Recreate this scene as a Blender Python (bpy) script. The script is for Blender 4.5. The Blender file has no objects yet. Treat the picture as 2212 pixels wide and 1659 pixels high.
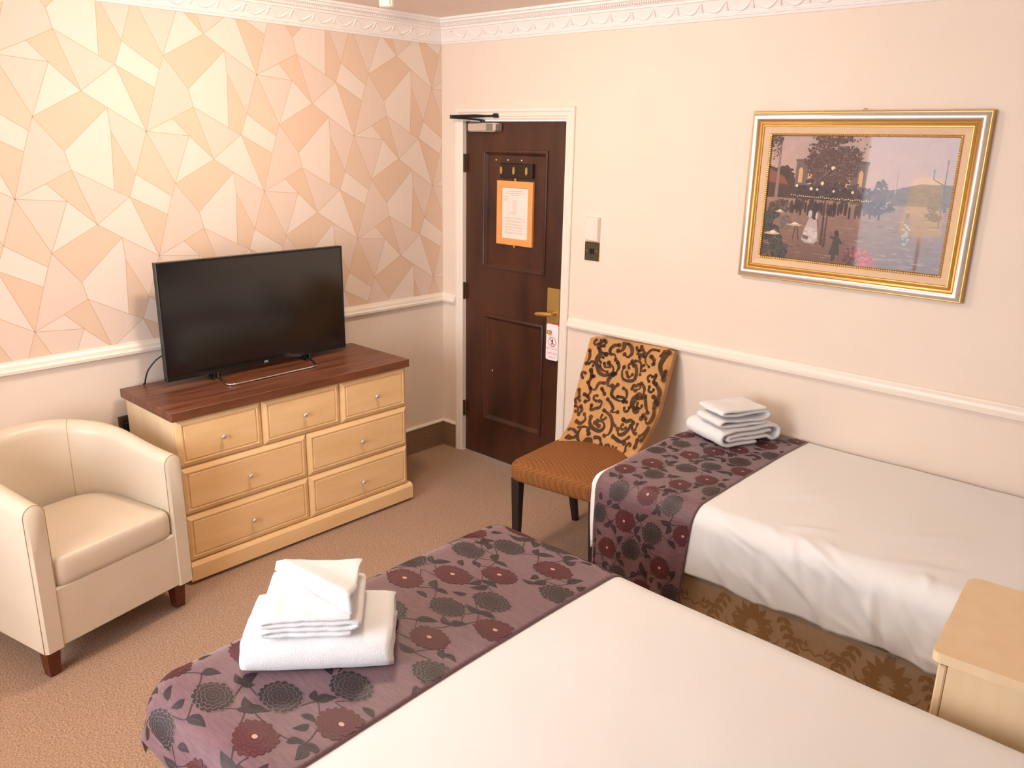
import bpy, math, random
from mathutils import Vector, Matrix, noise

# ------------------------------------------------------------------ camera
SC = bpy.context.scene
COL = SC.collection
PI = math.pi
cam_d = bpy.data.cameras.new('camera'); cam = bpy.data.objects.new('camera', cam_d); COL.objects.link(cam)
cam_d.sensor_width = 36.0; cam_d.lens = 1768.6 / 2212 * 36.0; cam_d.clip_start = 0.02
_r = Vector((0.73436463, 0.67851149, 0.01818679)); _u = Vector((-0.20682045, 0.19816444, 0.95810028)); _f = Vector((-0.64647807, 0.70735636, -0.28585501))
cam.matrix_world = Matrix(((_r.x, _u.x, -_f.x, 3.665), (_r.y, _u.y, -_f.y, -3.3679), (_r.z, _u.z, -_f.z, 1.8816), (0, 0, 0, 1)))
SC.camera = cam

# ------------------------------------------------------------------ world, exposure, large lights
W = bpy.data.worlds.new('world'); SC.world = W; W.use_nodes = True
bg = W.node_tree.nodes['Background']; bg.inputs[0].default_value = (0.80, 0.89, 1.0, 1); bg.inputs[1].default_value = 7.5
SC.view_settings.view_transform = 'Standard'; SC.view_settings.look = 'None'; SC.view_settings.gamma = 1.0
SC.view_settings.use_curve_mapping = False
SC.view_settings.exposure = 0.72
WIN = (0.80, 2.55, 0.60, 2.30)              # window opening x0 x1 z0 z1 in the near wall
YN, XH, ZC = -4.35, 4.02, 2.505            # near wall, head wall, ceiling height
pl = bpy.data.lights.new('window_near_offscreen', 'AREA'); pl.shape = 'RECTANGLE'; pl.size = WIN[1] - WIN[0]; pl.size_y = WIN[3] - WIN[2]
pl.cycles.is_portal = True
po = bpy.data.objects.new('window_near_offscreen', pl); COL.objects.link(po)
po.location = ((WIN[0] + WIN[1]) / 2, YN - 0.13, (WIN[2] + WIN[3]) / 2); po.rotation_euler = (PI / 2, 0, 0)
LAMP_COL = (1.0, 0.85, 0.69); LAMP_STR = 72.0   # ceiling lamp globes

# ------------------------------------------------------------------ helpers
def lin(c):
    return tuple(((v / 255) / 12.92 if v / 255 <= 0.04045 else ((v / 255 + 0.055) / 1.055) ** 2.4) for v in c)

MATS = {}
def mat(name, rgb=(200, 200, 200), rough=0.6, metal=0.0, noise_amt=0.0, noise_scale=20, rgb2=None, bump=0.0, bump_scale=200,
        stretch=None, emit=None, emit_str=0, sheen=0.0, coat=0.0, attr=False, spec=0.5, coat_rough=0.05):
    if name in MATS: return MATS[name]
    m = bpy.data.materials.new(name); m.use_nodes = True; nt = m.node_tree; b = nt.nodes['Principled BSDF']
    b.inputs['Roughness'].default_value = rough; b.inputs['Metallic'].default_value = metal
    b.inputs['Specular IOR Level'].default_value = spec
    b.inputs['Sheen Weight'].default_value = sheen; b.inputs['Coat Weight'].default_value = coat; b.inputs['Coat Roughness'].default_value = coat_rough
    c = (*lin(rgb), 1); b.inputs['Base Color'].default_value = c
    tc = nt.nodes.new('ShaderNodeTexCoord'); src = tc.outputs['Object']
    if stretch:
        mp = nt.nodes.new('ShaderNodeMapping'); mp.inputs['Scale'].default_value = stretch; nt.links.new(src, mp.inputs[0]); src = mp.outputs[0]
    if attr:
        a = nt.nodes.new('ShaderNodeAttribute'); a.attribute_name = 'Col'; nt.links.new(a.outputs[0], b.inputs['Base Color'])
    elif rgb2 is not None:
        n = nt.nodes.new('ShaderNodeTexNoise'); n.inputs['Scale'].default_value = noise_scale; n.inputs['Detail'].default_value = 4
        nt.links.new(src, n.inputs[0])
        r = nt.nodes.new('ShaderNodeValToRGB'); r.color_ramp.elements[0].position = 0.32; r.color_ramp.elements[1].position = 0.68
        r.color_ramp.elements[0].color = c; r.color_ramp.elements[1].color = (*lin(rgb2), 1)
        nt.links.new(n.outputs[0], r.inputs[0]); nt.links.new(r.outputs[0], b.inputs['Base Color'])
    if bump:
        n2 = nt.nodes.new('ShaderNodeTexNoise'); n2.inputs['Scale'].default_value = bump_scale; n2.inputs['Detail'].default_value = 3
        nt.links.new(src, n2.inputs[0])
        bp = nt.nodes.new('ShaderNodeBump'); bp.inputs['Strength'].default_value = bump; bp.inputs['Distance'].default_value = 0.004
        nt.links.new(n2.outputs[0], bp.inputs['Height']); nt.links.new(bp.outputs[0], b.inputs['Normal'])
    if emit is not None:
        b.inputs['Emission Color'].default_value = (*emit, 1); b.inputs['Emission Strength'].default_value = emit_str
    MATS[name] = m
    return m

class MB:
    """collects polygons (with material index and colour) and links them as ONE mesh object"""
    def __init__(s): s.v = []; s.f = []; s.mi = []; s.col = []
    def add(s, vs, fs, mi=0, col=None, M=None):
        o = len(s.v)
        s.v += [tuple(M @ Vector(q)) for q in vs] if M else [tuple(q) for q in vs]
        for f in fs: s.f.append([i + o for i in f]); s.mi.append(mi); s.col.append(col)
        return s
    def box(s, x0, x1, y0, y1, z0, z1, mi=0, M=None, b=0.0):
        if b <= 0:
            vs = [(x, y, z) for z in (z0, z1) for y in (y0, y1) for x in (x0, x1)]
            return s.add(vs, [(0, 2, 3, 1), (4, 5, 7, 6), (0, 1, 5, 4), (2, 6, 7, 3), (0, 4, 6, 2), (1, 3, 7, 5)], mi, None, M)
        X = (x0, x0 + b, x1 - b, x1); Y = (y0, y0 + b, y1 - b, y1); Z = (z0, z0 + b, z1 - b, z1)
        idx = {}; vs = []
        def g(i, j, k):
            if (i, j, k) not in idx: idx[(i, j, k)] = len(vs); vs.append((X[i], Y[j], Z[k]))
            return idx[(i, j, k)]
        fs = []
        for (a, A) in ((0, 0), (3, 1)):
            t = (1, 2)
            q = [g(a, 1, 1), g(a, 2, 1), g(a, 2, 2), g(a, 1, 2)]; fs.append(q if A else q[::-1])
            q = [g(1, a, 1), g(2, a, 1), g(2, a, 2), g(1, a, 2)]; fs.append(q[::-1] if A else q)
            q = [g(1, 1, a), g(2, 1, a), g(2, 2, a), g(1, 2, a)]; fs.append(q if A else q[::-1])
        for a in (0, 3):
            ai = 1 if a == 0 else 2
            for c in (0, 3):
                ci = 1 if c == 0 else 2
                fs.append([g(a, ci, 1), g(a, ci, 2), g(ai, c, 2), g(ai, c, 1)])
                fs.append([g(a, 1, ci), g(a, 2, ci), g(ai, 2, c), g(ai, 1, c)])
                fs.append([g(1, a, ci), g(2, a, ci), g(2, ai, c), g(1, ai, c)])
                for d in (0, 3):
                    di = 1 if d == 0 else 2
                    fs.append([g(a, ci, di), g(ai, c, di), g(ai, ci, d)])
        return s.add(vs, fs, mi, None, M)
    def tube(s, pts, r, n=8, mi=0, M=None, cap=True, closed=False):
        P = [Vector(q) for q in pts]; R = r if isinstance(r, (list, tuple)) else [r] * len(P); vs = []; fs = []
        up = Vector((0.31, 0.17, 0.93)); L = len(P)
        for i, q in enumerate(P):
            t = (P[(i + 1) % L] - P[i - 1]) if closed else (P[min(i + 1, L - 1)] - P[max(i - 1, 0)])
            t.normalize(); a = t.cross(up)
            if a.length < 1e-4: a = t.cross(Vector((1, 0, 0)))
            a.normalize(); c = t.cross(a)
            for k in range(n):
                th = 2 * PI * k / n; vs.append(q + (a * math.cos(th) + c * math.sin(th)) * R[i])
        for i in range(L if closed else L - 1):
            j = (i + 1) % L
            for k in range(n): fs.append((i * n + k, i * n + (k + 1) % n, j * n + (k + 1) % n, j * n + k))
        if cap and not closed: fs += [tuple(range(n))[::-1], tuple((L - 1) * n + k for k in range(n))]
        return s.add(vs, fs, mi, None, M)
    def lathe(s, prof, n=20, mi=0, M=None, cap=True):
        vs = []; fs = []
        for (r, z) in prof:
            for k in range(n): vs.append((r * math.cos(2 * PI * k / n), r * math.sin(2 * PI * k / n), z))
        for i in range(len(prof) - 1):
            for k in range(n): fs.append((i * n + k, i * n + (k + 1) % n, (i + 1) * n + (k + 1) % n, (i + 1) * n + k))
        if cap: fs += [tuple(range(n))[::-1], tuple((len(prof) - 1) * n + k for k in range(n))]
        return s.add(vs, fs, mi, None, M)
    def prism(s, poly, h0, h1, fn, mi=0):
        """2-D outline (u,v) extruded from h0 to h1, placed by fn(u,v,h)"""
        n = len(poly); vs = [fn(u, v, h0) for u, v in poly] + [fn(u, v, h1) for u, v in poly]
        fs = [tuple(range(n))[::-1], tuple(range(n, 2 * n))] + [(i, (i + 1) % n, n + (i + 1) % n, n + i) for i in range(n)]
        return s.add(vs, fs, mi)
    def frame(s, u0, u1, v0, v1, prof, fn, fill=False, mi=0):
        """mitred moulding round a rectangle: prof = (inset, height)"""
        vs = []; fs = []
        for (i, h) in prof:
            vs += [fn(u0 + i, v0 + i, h), fn(u1 - i, v0 + i, h), fn(u1 - i, v1 - i, h), fn(u0 + i, v1 - i, h)]
        for k in range(len(prof) - 1):
            for c in range(4): fs.append((k * 4 + c, k * 4 + (c + 1) % 4, k * 4 + 4 + (c + 1) % 4, k * 4 + 4 + c))
        if fill: k = (len(prof) - 1) * 4; fs.append((k, k + 1, k + 2, k + 3))
        return s.add(vs, fs, mi)
    def grid(s, nu, nv, fn, mi=0, closed_u=False):
        vs = [fn(i / (nu if closed_u else nu - 1), j / (nv - 1)) for i in range(nu) for j in range(nv)]
        fs = [(i * nv + j, ((i + 1) % nu) * nv + j, ((i + 1) % nu) * nv + j + 1, i * nv + j + 1) for i in range(nu if closed_u else nu - 1) for j in range(nv - 1)]
        return s.add(vs, fs, mi)
    def mesh(s, name):
        me = bpy.data.meshes.new(name); me.from_pydata([tuple(q) for q in s.v], [], s.f)
        return me
    def build(s, name, mats, parent=None, smooth=False, fix=True, auto=None):
        me = s.mesh(name)
        mats = mats if isinstance(mats, (list, tuple)) else [mats]
        for m in mats: me.materials.append(m)
        if len(mats) > 1: me.polygons.foreach_set('material_index', s.mi)
        if any(c is not None for c in s.col):
            at = me.color_attributes.new('Col', 'FLOAT_COLOR', 'CORNER'); buf = []
            for f, c in zip(s.f, s.col):
                c = c or (1, 1, 1)
                buf += [c[0], c[1], c[2], 1.0] * len(f)
            at.data.foreach_set('color', buf)
        if fix:
            import bmesh
            bm = bmesh.new(); bm.from_mesh(me); bmesh.ops.recalc_face_normals(bm, faces=bm.faces); bm.to_mesh(me); bm.free()
        if smooth:
            me.polygons.foreach_set('use_smooth', [True] * len(me.polygons))
            if auto:
                me.set_sharp_from_angle(angle=math.radians(auto))
        me.update()
        o = bpy.data.objects.new(name, me); COL.objects.link(o)
        if parent: o.parent = parent
        return o

def thing(name, label, cat, loc=(0, 0, 0), rz=0.0, group=None):
    o = bpy.data.objects.new(name, None); COL.objects.link(o); o.empty_display_size = 0.1
    o.location = loc; o.rotation_euler = (0, 0, rz); o['label'] = label; o['category'] = cat
    if group: o['group'] = group
    return o
def tag(o, label, cat, group=None):
    o['label'] = label; o['category'] = cat
    if group: o['group'] = group
    return o
def struct(o, label=None):
    o['kind'] = 'structure'
    if label: o['label'] = label
    return o
def text_mb(mb, body, size, fn, mi=0, col=None, bold=0.0):
    cu = bpy.data.curves.new('txt', 'FONT'); cu.body = body; cu.size = size; cu.align_x = 'CENTER'; cu.offset = bold; cu.resolution_u = 2
    ob = bpy.data.objects.new('txt', cu); COL.objects.link(ob)
    me = bpy.data.meshes.new_from_object(ob.evaluated_get(bpy.context.evaluated_depsgraph_get()))
    mb.add([fn(v.co.x, v.co.y) for v in me.vertices], [tuple(p.vertices) for p in me.polygons], mi, col)
    bpy.data.objects.remove(ob); bpy.data.curves.remove(cu); bpy.data.meshes.remove(me)
def spline(pts, n=6):
    P = [Vector(q) if len(q) == 3 else Vector((q[0], q[1], 0)) for q in pts]; out = []
    for i in range(len(P) - 1):
        a, b, c, d = P[max(i - 1, 0)], P[i], P[i + 1], P[min(i + 2, len(P) - 1)]
        for k in range(n):
            t = k / n
            out.append(0.5 * ((2 * b) + (c - a) * t + (2 * a - 5 * b + 4 * c - d) * t * t + (3 * b - a - 3 * c + d) * t ** 3))
    out.append(P[-1]); return out
def stroke(pts, w, taper=True, n=5):
    """2-D tapered ribbon along a spline: returns list of (left,right) pairs"""
    S = spline(pts, n); L = len(S); out = []
    for i in range(L):
        t = S[min(i + 1, L - 1)] - S[max(i - 1, 0)]
        if t.length < 1e-9: t = Vector((1, 0, 0))
        t.normalize(); nn = Vector((-t.y, t.x, 0))
        k = i / max(1, L - 1)
        ww = w * 0.5 * ((0.45 + 0.55 * math.sin(PI * min(1, 0.15 + k))) if taper else 1)
        out.append(((S[i].x + nn.x * ww, S[i].y + nn.y * ww), (S[i].x - nn.x * ww, S[i].y - nn.y * ww)))
    return out

# ------------------------------------------------------------------ materials
M_wall = mat('cream_wall_paint', (234, 218, 203), 0.55, rgb2=(232, 215, 199), noise_scale=3, bump=0.05, bump_scale=60)
M_white = mat('white_gloss_paint', (240, 228, 215), 0.35)
M_plaster = mat('white_plaster', (246, 238, 234), 0.6)
M_ceil = mat('ceiling_paint', (240, 226, 214), 0.8, rgb2=(236, 220, 207), noise_scale=4, bump=0.15, bump_scale=30)
M_carpet = mat('beige_carpet', (188, 152, 122), 0.95, rgb2=(130, 99, 77), noise_scale=150, bump=1.0, bump_scale=160, sheen=0.2)
M_skirt = mat('brown_carpet_skirting', (146, 114, 88), 0.95, rgb2=(120, 92, 70), noise_scale=150, bump=0.6, bump_scale=200)
M_door = mat('dark_stained_wood', (82, 43, 25), 0.38, rgb2=(52, 26, 15), noise_scale=7, stretch=(1, 1, 0.25), bump=0.08, bump_scale=80, coat=0.15, coat_rough=0.3)
M_maple = mat('pale_maple_laminate', (244, 208, 158), 0.4, rgb2=(236, 198, 144), noise_scale=9, stretch=(1, 0.35, 2.2))
M_maple_v = mat('pale_maple_laminate_upright', (236, 211, 174), 0.4, rgb2=(231, 204, 165), noise_scale=8, stretch=(2, 2, 0.3))
M_walnut = mat('walnut_laminate', (126, 76, 52), 0.33, rgb2=(84, 48, 33), noise_scale=12, stretch=(3.5, 0.25, 1))
M_chrome = mat('chrome', (220, 220, 222), 0.12, 1.0)
M_nickel = mat('brushed_nickel', (222, 216, 208), 0.3, 0.75)
M_brass = mat('brushed_brass', (206, 166, 96), 0.36, 0.65)
M_black = mat('black_plastic', (14, 13, 13), 0.35)
M_screen = mat('tv_screen_glass', (7, 6, 6), 0.16, spec=0.9)
M_leather = mat('cream_leather', (218, 204, 184), 0.34, rgb2=(214, 199, 178), noise_scale=6, bump=0.12, bump_scale=320)
M_seam = mat('leather_seam', (190, 162, 130), 0.6)
M_legwood = mat('red_brown_leg_wood', (104, 48, 22), 0.4, rgb2=(82, 36, 16), noise_scale=30)
M_darkleg = mat('near_black_leg_wood', (34, 24, 20), 0.4)
M_velvet = mat('gold_brown_velvet', (198, 146, 88), 0.7, rgb2=(182, 128, 72), noise_scale=9, sheen=0.15)
M_seat0 = mat('brown_woven_seat_plain', (170, 106, 40), 0.85, rgb2=(142, 84, 30), noise_scale=14, bump=0.9, bump_scale=240, sheen=0.1)
def seat_mat():
    m = mat('brown_woven_seat', (160, 98, 36), 0.85, bump=0.3, bump_scale=300); nt = m.node_tree; b = nt.nodes['Principled BSDF']
    tc = nt.nodes.new('ShaderNodeTexCoord'); mp = nt.nodes.new('ShaderNodeMapping'); mp.inputs['Rotation'].default_value = (0.6, 0.5, 0.785)
    nt.links.new(tc.outputs['Object'], mp.inputs[0]); ck = nt.nodes.new('ShaderNodeTexChecker'); ck.inputs['Scale'].default_value = 135
    ck.inputs['Color1'].default_value = (*lin((160, 102, 44)), 1); ck.inputs['Color2'].default_value = (*lin((84, 48, 16)), 1)
    nt.links.new(mp.outputs[0], ck.inputs[0]); nz = nt.nodes.new('ShaderNodeTexNoise'); nz.inputs['Scale'].default_value = 9
    nt.links.new(tc.outputs['Object'], nz.inputs[0]); mx = nt.nodes.new('ShaderNodeMix'); mx.data_type = 'RGBA'; mx.inputs['B'].default_value = (*lin((136, 83, 33)), 1)
    nt.links.new(nz.outputs[0], mx.inputs['Factor']); nt.links.new(ck.outputs[0], mx.inputs['A']); nt.links.new(mx.outputs['Result'], b.inputs['Base Color'])
    return m
M_seat = seat_mat()
M_scroll = mat('dark_brown_cut_velvet', (52, 31, 14), 0.85, rgb2=(92, 57, 27), noise_scale=14)
M_linen = mat('white_cotton', (236, 236, 236), 0.85, bump=0.03, bump_scale=500)
M_towel = mat('white_terry', (240, 239, 240), 0.95, bump=0.5, bump_scale=420, sheen=0.3)
M_runner = mat('plum_satin', (116, 80, 86), 0.5, rgb2=(100, 67, 75), noise_scale=60, stretch=(0.4, 2.2, 2.2), bump=0.25, bump_scale=160, sheen=0.3)
M_print = mat('woven_print', attr=True, rough=0.55)
M_damask = mat('beige_damask_ground', (222, 200, 170), 0.6, rgb2=(216, 193, 163), noise_scale=60)
M_damask2 = mat('brown_damask_motif', (186, 152, 110), 0.7)
M_mattress = mat('mattress_ticking', (220, 206, 186), 0.8)
M_gold = mat('gold_leaf', (204, 162, 94), 0.36, 0.7, bump=0.1, bump_scale=90)
M_silver = mat('pale_silver_leaf', (212, 200, 188), 0.34, 0.7)
M_liner = mat('linen_liner', (226, 194, 160), 0.9, bump=0.3, bump_scale=500)
M_orange = mat('orange_wood', (240, 166, 98), 0.5, rgb2=(234, 158, 90), noise_scale=30)
M_paper = mat('print_paper', attr=True, rough=0.7)
M_bronze = mat('bronze_plate', (104, 92, 68), 0.4, 0.8)
M_ivory = mat('ivory_plastic', (236, 220, 208), 0.45)
M_globe = mat('lamp_globe', (255, 240, 220), 0.5, emit=LAMP_COL, emit_str=LAMP_STR)
M_shade = mat('lit_lampshade', (250, 220, 170), 0.8, emit=(1.0, 0.76, 0.50), emit_str=10.0)
M_curtain = mat('plum_curtain', (150, 120, 118), 0.85, rgb2=(140, 108, 108), noise_scale=20)
M_headboard = mat('brown_headboard', (70, 48, 38), 0.6)

def glass_mat():
    m = bpy.data.materials.new('clear_glass'); m.use_nodes = True; nt = m.node_tree; nt.nodes.remove(nt.nodes['Principled BSDF'])
    o = nt.nodes['Material Output']; t = nt.nodes.new('ShaderNodeBsdfTransparent'); g = nt.nodes.new('ShaderNodeBsdfGlossy'); g.inputs['Roughness'].default_value = 0.03
    fr = nt.nodes.new('ShaderNodeFresnel'); fr.inputs[0].default_value = 1.34; mx = nt.nodes.new('ShaderNodeMixShader')
    nt.links.new(fr.outputs[0], mx.inputs[0]); nt.links.new(t.outputs[0], mx.inputs[1]); nt.links.new(g.outputs[0], mx.inputs[2]); nt.links.new(mx.outputs[0], o.inputs[0])
    return m
M_glass = glass_mat()

# placing functions: (u, v, h) on the wallpaper wall (x = 0) and on the door wall (y = 0)
RW = lambda u, v, h=0.0: (u, -h, v)        # u = x, v = z, h out of the wall
LW = lambda u, v, h=0.0: (h, u, v)         # u = y, v = z, h out of the wall

# ------------------------------------------------------------------ room shell
DL, DR, DT = 0.179, 0.926, 1.98
o = struct(MB().box(-0.15, XH + 0.15, YN - 0.15, 0.15, -0.12, 0).build('floor', M_carpet), 'beige fleck carpet covering the whole floor')
o = struct(MB().box(-0.15, XH + 0.15, YN - 0.15, 0.15, ZC, ZC + 0.1).build('ceiling', M_ceil), 'plain off-white ceiling')
wall_left = struct(MB().box(-0.12, 0, YN - 0.15, 0.15, 0, ZC).build('wall_left', M_wall), 'wall papered above the rail, cream paint below')
m = MB(); m.box(0, DL, 0, 0.12, 0, ZC); m.box(DR, XH + 0.15, 0, 0.12, 0, ZC); m.box(DL, DR, 0, 0.12, DT, ZC)
wall_right = struct(m.build('wall_right', M_wall), 'plain cream wall with the dark door')
m = MB(); m.box(0, WIN[0], YN - 0.12, YN, 0, ZC); m.box(WIN[1], XH + 0.15, YN - 0.12, YN, 0, ZC); m.box(WIN[0], WIN[1], YN - 0.12, YN, 0, WIN[2]); m.box(WIN[0], WIN[1], YN - 0.12, YN, WIN[3], ZC)
wall_near = struct(m.build('wall_near', M_wall), 'cream wall with the window')
wall_head = struct(MB().box(XH, XH + 0.12, YN, 0, 0, ZC).build('wall_head', M_wall), 'cream wall behind the bed heads')

# wallpaper: flat print of tapering triangles, repeat 0.549 x 0.534 m, half drop
WV = dict(M=(0.002, -0.004), Q=(-0.298, 0.112), S=(-0.192, 0.425), T=(0.149, 0.106), U=(0.186, 0.200), V=(0.336, 0.102), W=(0.308, 0.023),
          X=(0.097, 0.470), Y=(-0.091, 0.295), Z=(-0.075, 0.221), N=(0.088, 0.134), K=(-0.177, 0.169), L=(-0.107, 0.097), J=(0.101, 0.375))
WA, WB = (0.549, -0.2685), (0.0, 0.534)
def wv(k):
    n = k[0]; a = b = 0
    if len(k) > 1: a, b = int(k[1:3]), int(k[3:5])
    p = WV[n]; return (p[0] + a * WA[0] + b * WB[0], p[1] + a * WA[1] + b * WB[1])
# vertex names carry lattice offsets "+a+b"
WF = [('L', ['X', 'J', 'N', 'Z', 'Y']), ('B', ['M+0+1', 'X', 'Y', 'S']), ('L', ['L', 'M', 'S+0-1']), ('P', ['Q', 'L', 'S+0-1']), ('D', ['Q', 'K', 'L']),
      ('B', ['K', 'Z', 'M', 'L']), ('P', ['Z', 'N', 'T', 'M']), ('L', ['M', 'T', 'Q+1+0', 'X+0-1']), ('B', ['T', 'W', 'Q+1+0']), ('L', ['U', 'V', 'W', 'T']),
      ('C', ['Q+1+1', 'S+1+0', 'V', 'U']), ('E', ['S+1+0', 'V', 'W', 'Q+1+0', 'K+1+0', 'Z+1+0', 'Y+1+0']), ('P', ['X', 'Q+1+1', 'U', 'J']), ('B', ['J', 'U', 'T', 'N'])]
WC = dict(L=lin((231, 214, 201)), D=lin((229, 210, 196)), P=lin((225, 203, 188)), E=lin((225, 202, 187)), B=lin((222, 193, 169)), C=lin((223, 196, 174)))
WLINE = lin((204, 166, 136))
def clip(poly, lo_u, hi_u, lo_v, hi_v):
    for ax, val, sg in ((0, lo_u, 1), (0, hi_u, -1), (1, lo_v, 1), (1, hi_v, -1)):
        out = []
        for i in range(len(poly)):
            a, b = poly[i - 1], poly[i]; ia = sg * (a[ax] - val) >= 0; ib = sg * (b[ax] - val) >= 0
            if ia != ib:
                t = (val - a[ax]) / (b[ax] - a[ax]); out.append((a[0] + t * (b[0] - a[0]), a[1] + t * (b[1] - a[1])))
            if ib: out.append(b)
        poly = out
        if len(poly) < 3: return []
    return poly
m = MB(); seen = set()
OX, OZ = -1.97668, 1.5096
for a in range(-6, 6):
    for b in range(-6, 7):
        du, dv = OX + a * WA[0] + b * WB[0], OZ + a * WA[1] + b * WB[1]
        for tone, ks in WF:
            poly = [(wv(k)[0] + du, wv(k)[1] + dv) for k in ks]
            c = clip(poly, YN, -0.0005, 0.96, 2.392)
            if c: m.add([LW(u, v, 0.0012) for u, v in c], [tuple(range(len(c)))], 0, WC[tone])
            for i in range(len(poly)):
                p, q = poly[i - 1], poly[i]; key = tuple(sorted(((round(p[0], 3), round(p[1], 3)), (round(q[0], 3), round(q[1], 3)))))
                if key in seen: continue
                seen.add(key)
                d = math.hypot(q[0] - p[0], q[1] - p[1]); nx, ny = -(q[1] - p[1]) / d * 0.0011, (q[0] - p[0]) / d * 0.0011
                c = clip([(p[0] + nx, p[1] + ny), (p[0] - nx, p[1] - ny), (q[0] - nx, q[1] - ny), (q[0] + nx, q[1] + ny)], YN, -0.0005, 0.96, 2.392)
                if c: m.add([LW(u, v, 0.0015) for u, v in c], [tuple(range(len(c)))], 0, WLINE)
M_wallpaper = mat('wallpaper_print', attr=True, rough=0.62)
wp = m.build('wallpaper', M_wallpaper, wall_left); wp['label'] = 'wallpaper printed with pale pink and tan triangles'

# cornice with swags
CP = [(0, 2.384), (0.010, 2.384), (0.013, 2.389), (0.010, 2.394), (0.018, 2.396), (0.020, 2.402), (0.014, 2.406), (0.050, 2.454), (0.058, 2.456), (0.060, 2.464), (0.068, 2.466), (0.092, 2.482), (0.100, 2.484), (0.102, 2.492), (0.116, 2.494), (0.120, 2.5055), (0, 2.5055)]
def cornice(name, fn, u0, u1, mitre0=1, mitre1=1):
    mb = MB(); n = len(CP)
    vs = [fn(u0 + mitre0 * h, z, h) for h, z in CP] + [fn(u1 - mitre1 * h, z, h) for h, z in CP]
    mb.add(vs, [(i, (i + 1) % n, n + (i + 1) % n, n + i) for i in range(n)])
    # bead row
    return struct(mb.build(name, M_plaster), 'white plaster cornice with swag relief')
c_left = cornice('trim_1', lambda u, v, h: LW(-u, v, h), 0, -YN)
c_right = cornice('trim_2', RW, 0, XH)
c_near = cornice('trim_3', lambda u, v, h: (u, YN + h, v), 0, XH)
c_head = cornice('trim_4', lambda u, v, h: (XH - h, -u, v), 0, -YN)
fd = Vector((0.036, 0.048)).normalized()        # up along the frieze (h, z)
def on_frieze(fn, u, v, h):                     # v up the sloping frieze, h proud of it
    return fn(u, 2.407 + fd.y * v - fd.x * h, 0.0148 + fd.x * v + fd.y * h)
def swag_mesh(fn):
    mb = MB(); pts = []; rr = []
    for k in range(11):
        t = k / 10; u = -0.052 + 0.104 * t
        pts.append(on_frieze(fn, u, 0.044 - 0.034 * math.sin(PI * t), 0.0)); rr.append(0.0022 + 0.0045 * math.sin(PI * t))
    mb.tube(pts, rr, 6)
    mb.tube([on_frieze(fn, 0.06, 0.05, 0), on_frieze(fn, 0.06, 0.03, 0.002), on_frieze(fn, 0.061, 0.012, 0)], [0.003, 0.0045, 0.0025], 6)
    mb.tube([on_frieze(fn, -0.052, 0.044, 0.001), on_frieze(fn, -0.058, 0.052, 0.001), on_frieze(fn, -0.064, 0.044, 0.001)], 0.003, 5)
    return mb
sm = swag_mesh(lambda u, v, h: LW(u, v, h)); a0 = sm.build('swag', M_plaster, c_left, smooth=True); a0.location = (0, -0.19, 0)
for i in range(1, 33):
    c = a0.copy(); COL.objects.link(c); c.location = (0, -0.19 - 0.1235 * i, 0)
sm = swag_mesh(RW); a1 = sm.build('swag', M_plaster, c_right, smooth=True); a1.location = (0.19, 0, 0)
for i in range(1, 31):
    c = a1.copy(); COL.objects.link(c); c.location = (0.19 + 0.1185 * i, 0, 0)
# bead band along the upper step
def beads(fn, parent, L):
    mb = MB(); n = int(L / 0.012)
    for i in range(n):
        u = 0.13 + i * 0.012
        if u > L: break
        mb.add([fn(u, 2.469, 0.078), fn(u + 0.008, 2.469, 0.078), fn(u + 0.008, 2.477, 0.089), fn(u, 2.477, 0.089), fn(u + 0.004, 2.466, 0.087)], [(0, 1, 4), (1, 2, 4), (2, 3, 4), (3, 0, 4)])
    b = mb.build('bead_row', M_plaster, parent); b['kind'] = 'stuff'
beads(lambda u, v, h: LW(-u, v, h), c_left, 4.2); beads(RW, c_right, 3.9)

# dado rail
RP = [(0, 0.926), (0.016, 0.928), (0.024, 0.932), (0.026, 0.944), (0.019, 0.952), (0.017, 0.964), (0.010, 0.974), (0.008, 0.980), (0, 0.982)]
def rail(name, fn, u0, u1, m0=0, m1=0, label=''):
    mb = MB(); n = len(RP)
    vs = [fn(u0 + m0 * h, z, h) for h, z in RP] + [fn(u1 - m1 * h, z, h) for h, z in RP]
    mb.add(vs, [(i, (i + 1) % n, n + (i + 1) % n, n + i) for i in range(n)] + [tuple(range(n))[::-1], tuple(range(n, 2 * n))])
    return struct(mb.build(name, M_white), label)
rail('trim_5', lambda u, v, h: LW(-u, v, h), 0, -YN, 1, 0, 'white dado rail on the papered wall')
rail('trim_6', RW, 0, 0.122, 1, 0, 'short white dado rail beside the door frame')
rail('trim_7', RW, 0.992, XH, 0, 0, 'white dado rail on the door wall')
# carpet skirting with white capping
def skirt(name, fn, u0, u1, m0=0, m1=0):
    mb = MB(); P = [(0, 0), (0.016, 0), (0.014, 0.155), (0, 0.155)]; n = 4
    vs = [fn(u0 + m0 * h, z, h) for h, z in P] + [fn(u1 - m1 * h, z, h) for h, z in P]
    mb.add(vs, [(i, (i + 1) % n, n + (i + 1) % n, n + i) for i in range(n)] + [(3, 2, 1, 0), (4, 5, 6, 7)])
    b = struct(mb.build(name, M_skirt), 'brown carpeted skirting with white capping strip')
    mb = MB(); P = [(0, 0.155), (0.018, 0.155), (0.018, 0.162), (0.012, 0.168), (0, 0.168)]; n = 5
    vs = [fn(u0 + m0 * h, z, h) for h, z in P] + [fn(u1 - m1 * h, z, h) for h, z in P]
    mb.add(vs, [(i, (i + 1) % n, n + (i + 1) % n, n + i) for i in range(n)] + [tuple(range(n))[::-1], tuple(range(n, 2 * n))])
    mb.build('capping_strip', M_white, b)
skirt('baseboard_left', lambda u, v, h: LW(-u, v, h), 0, -YN, 1, 1)
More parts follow.
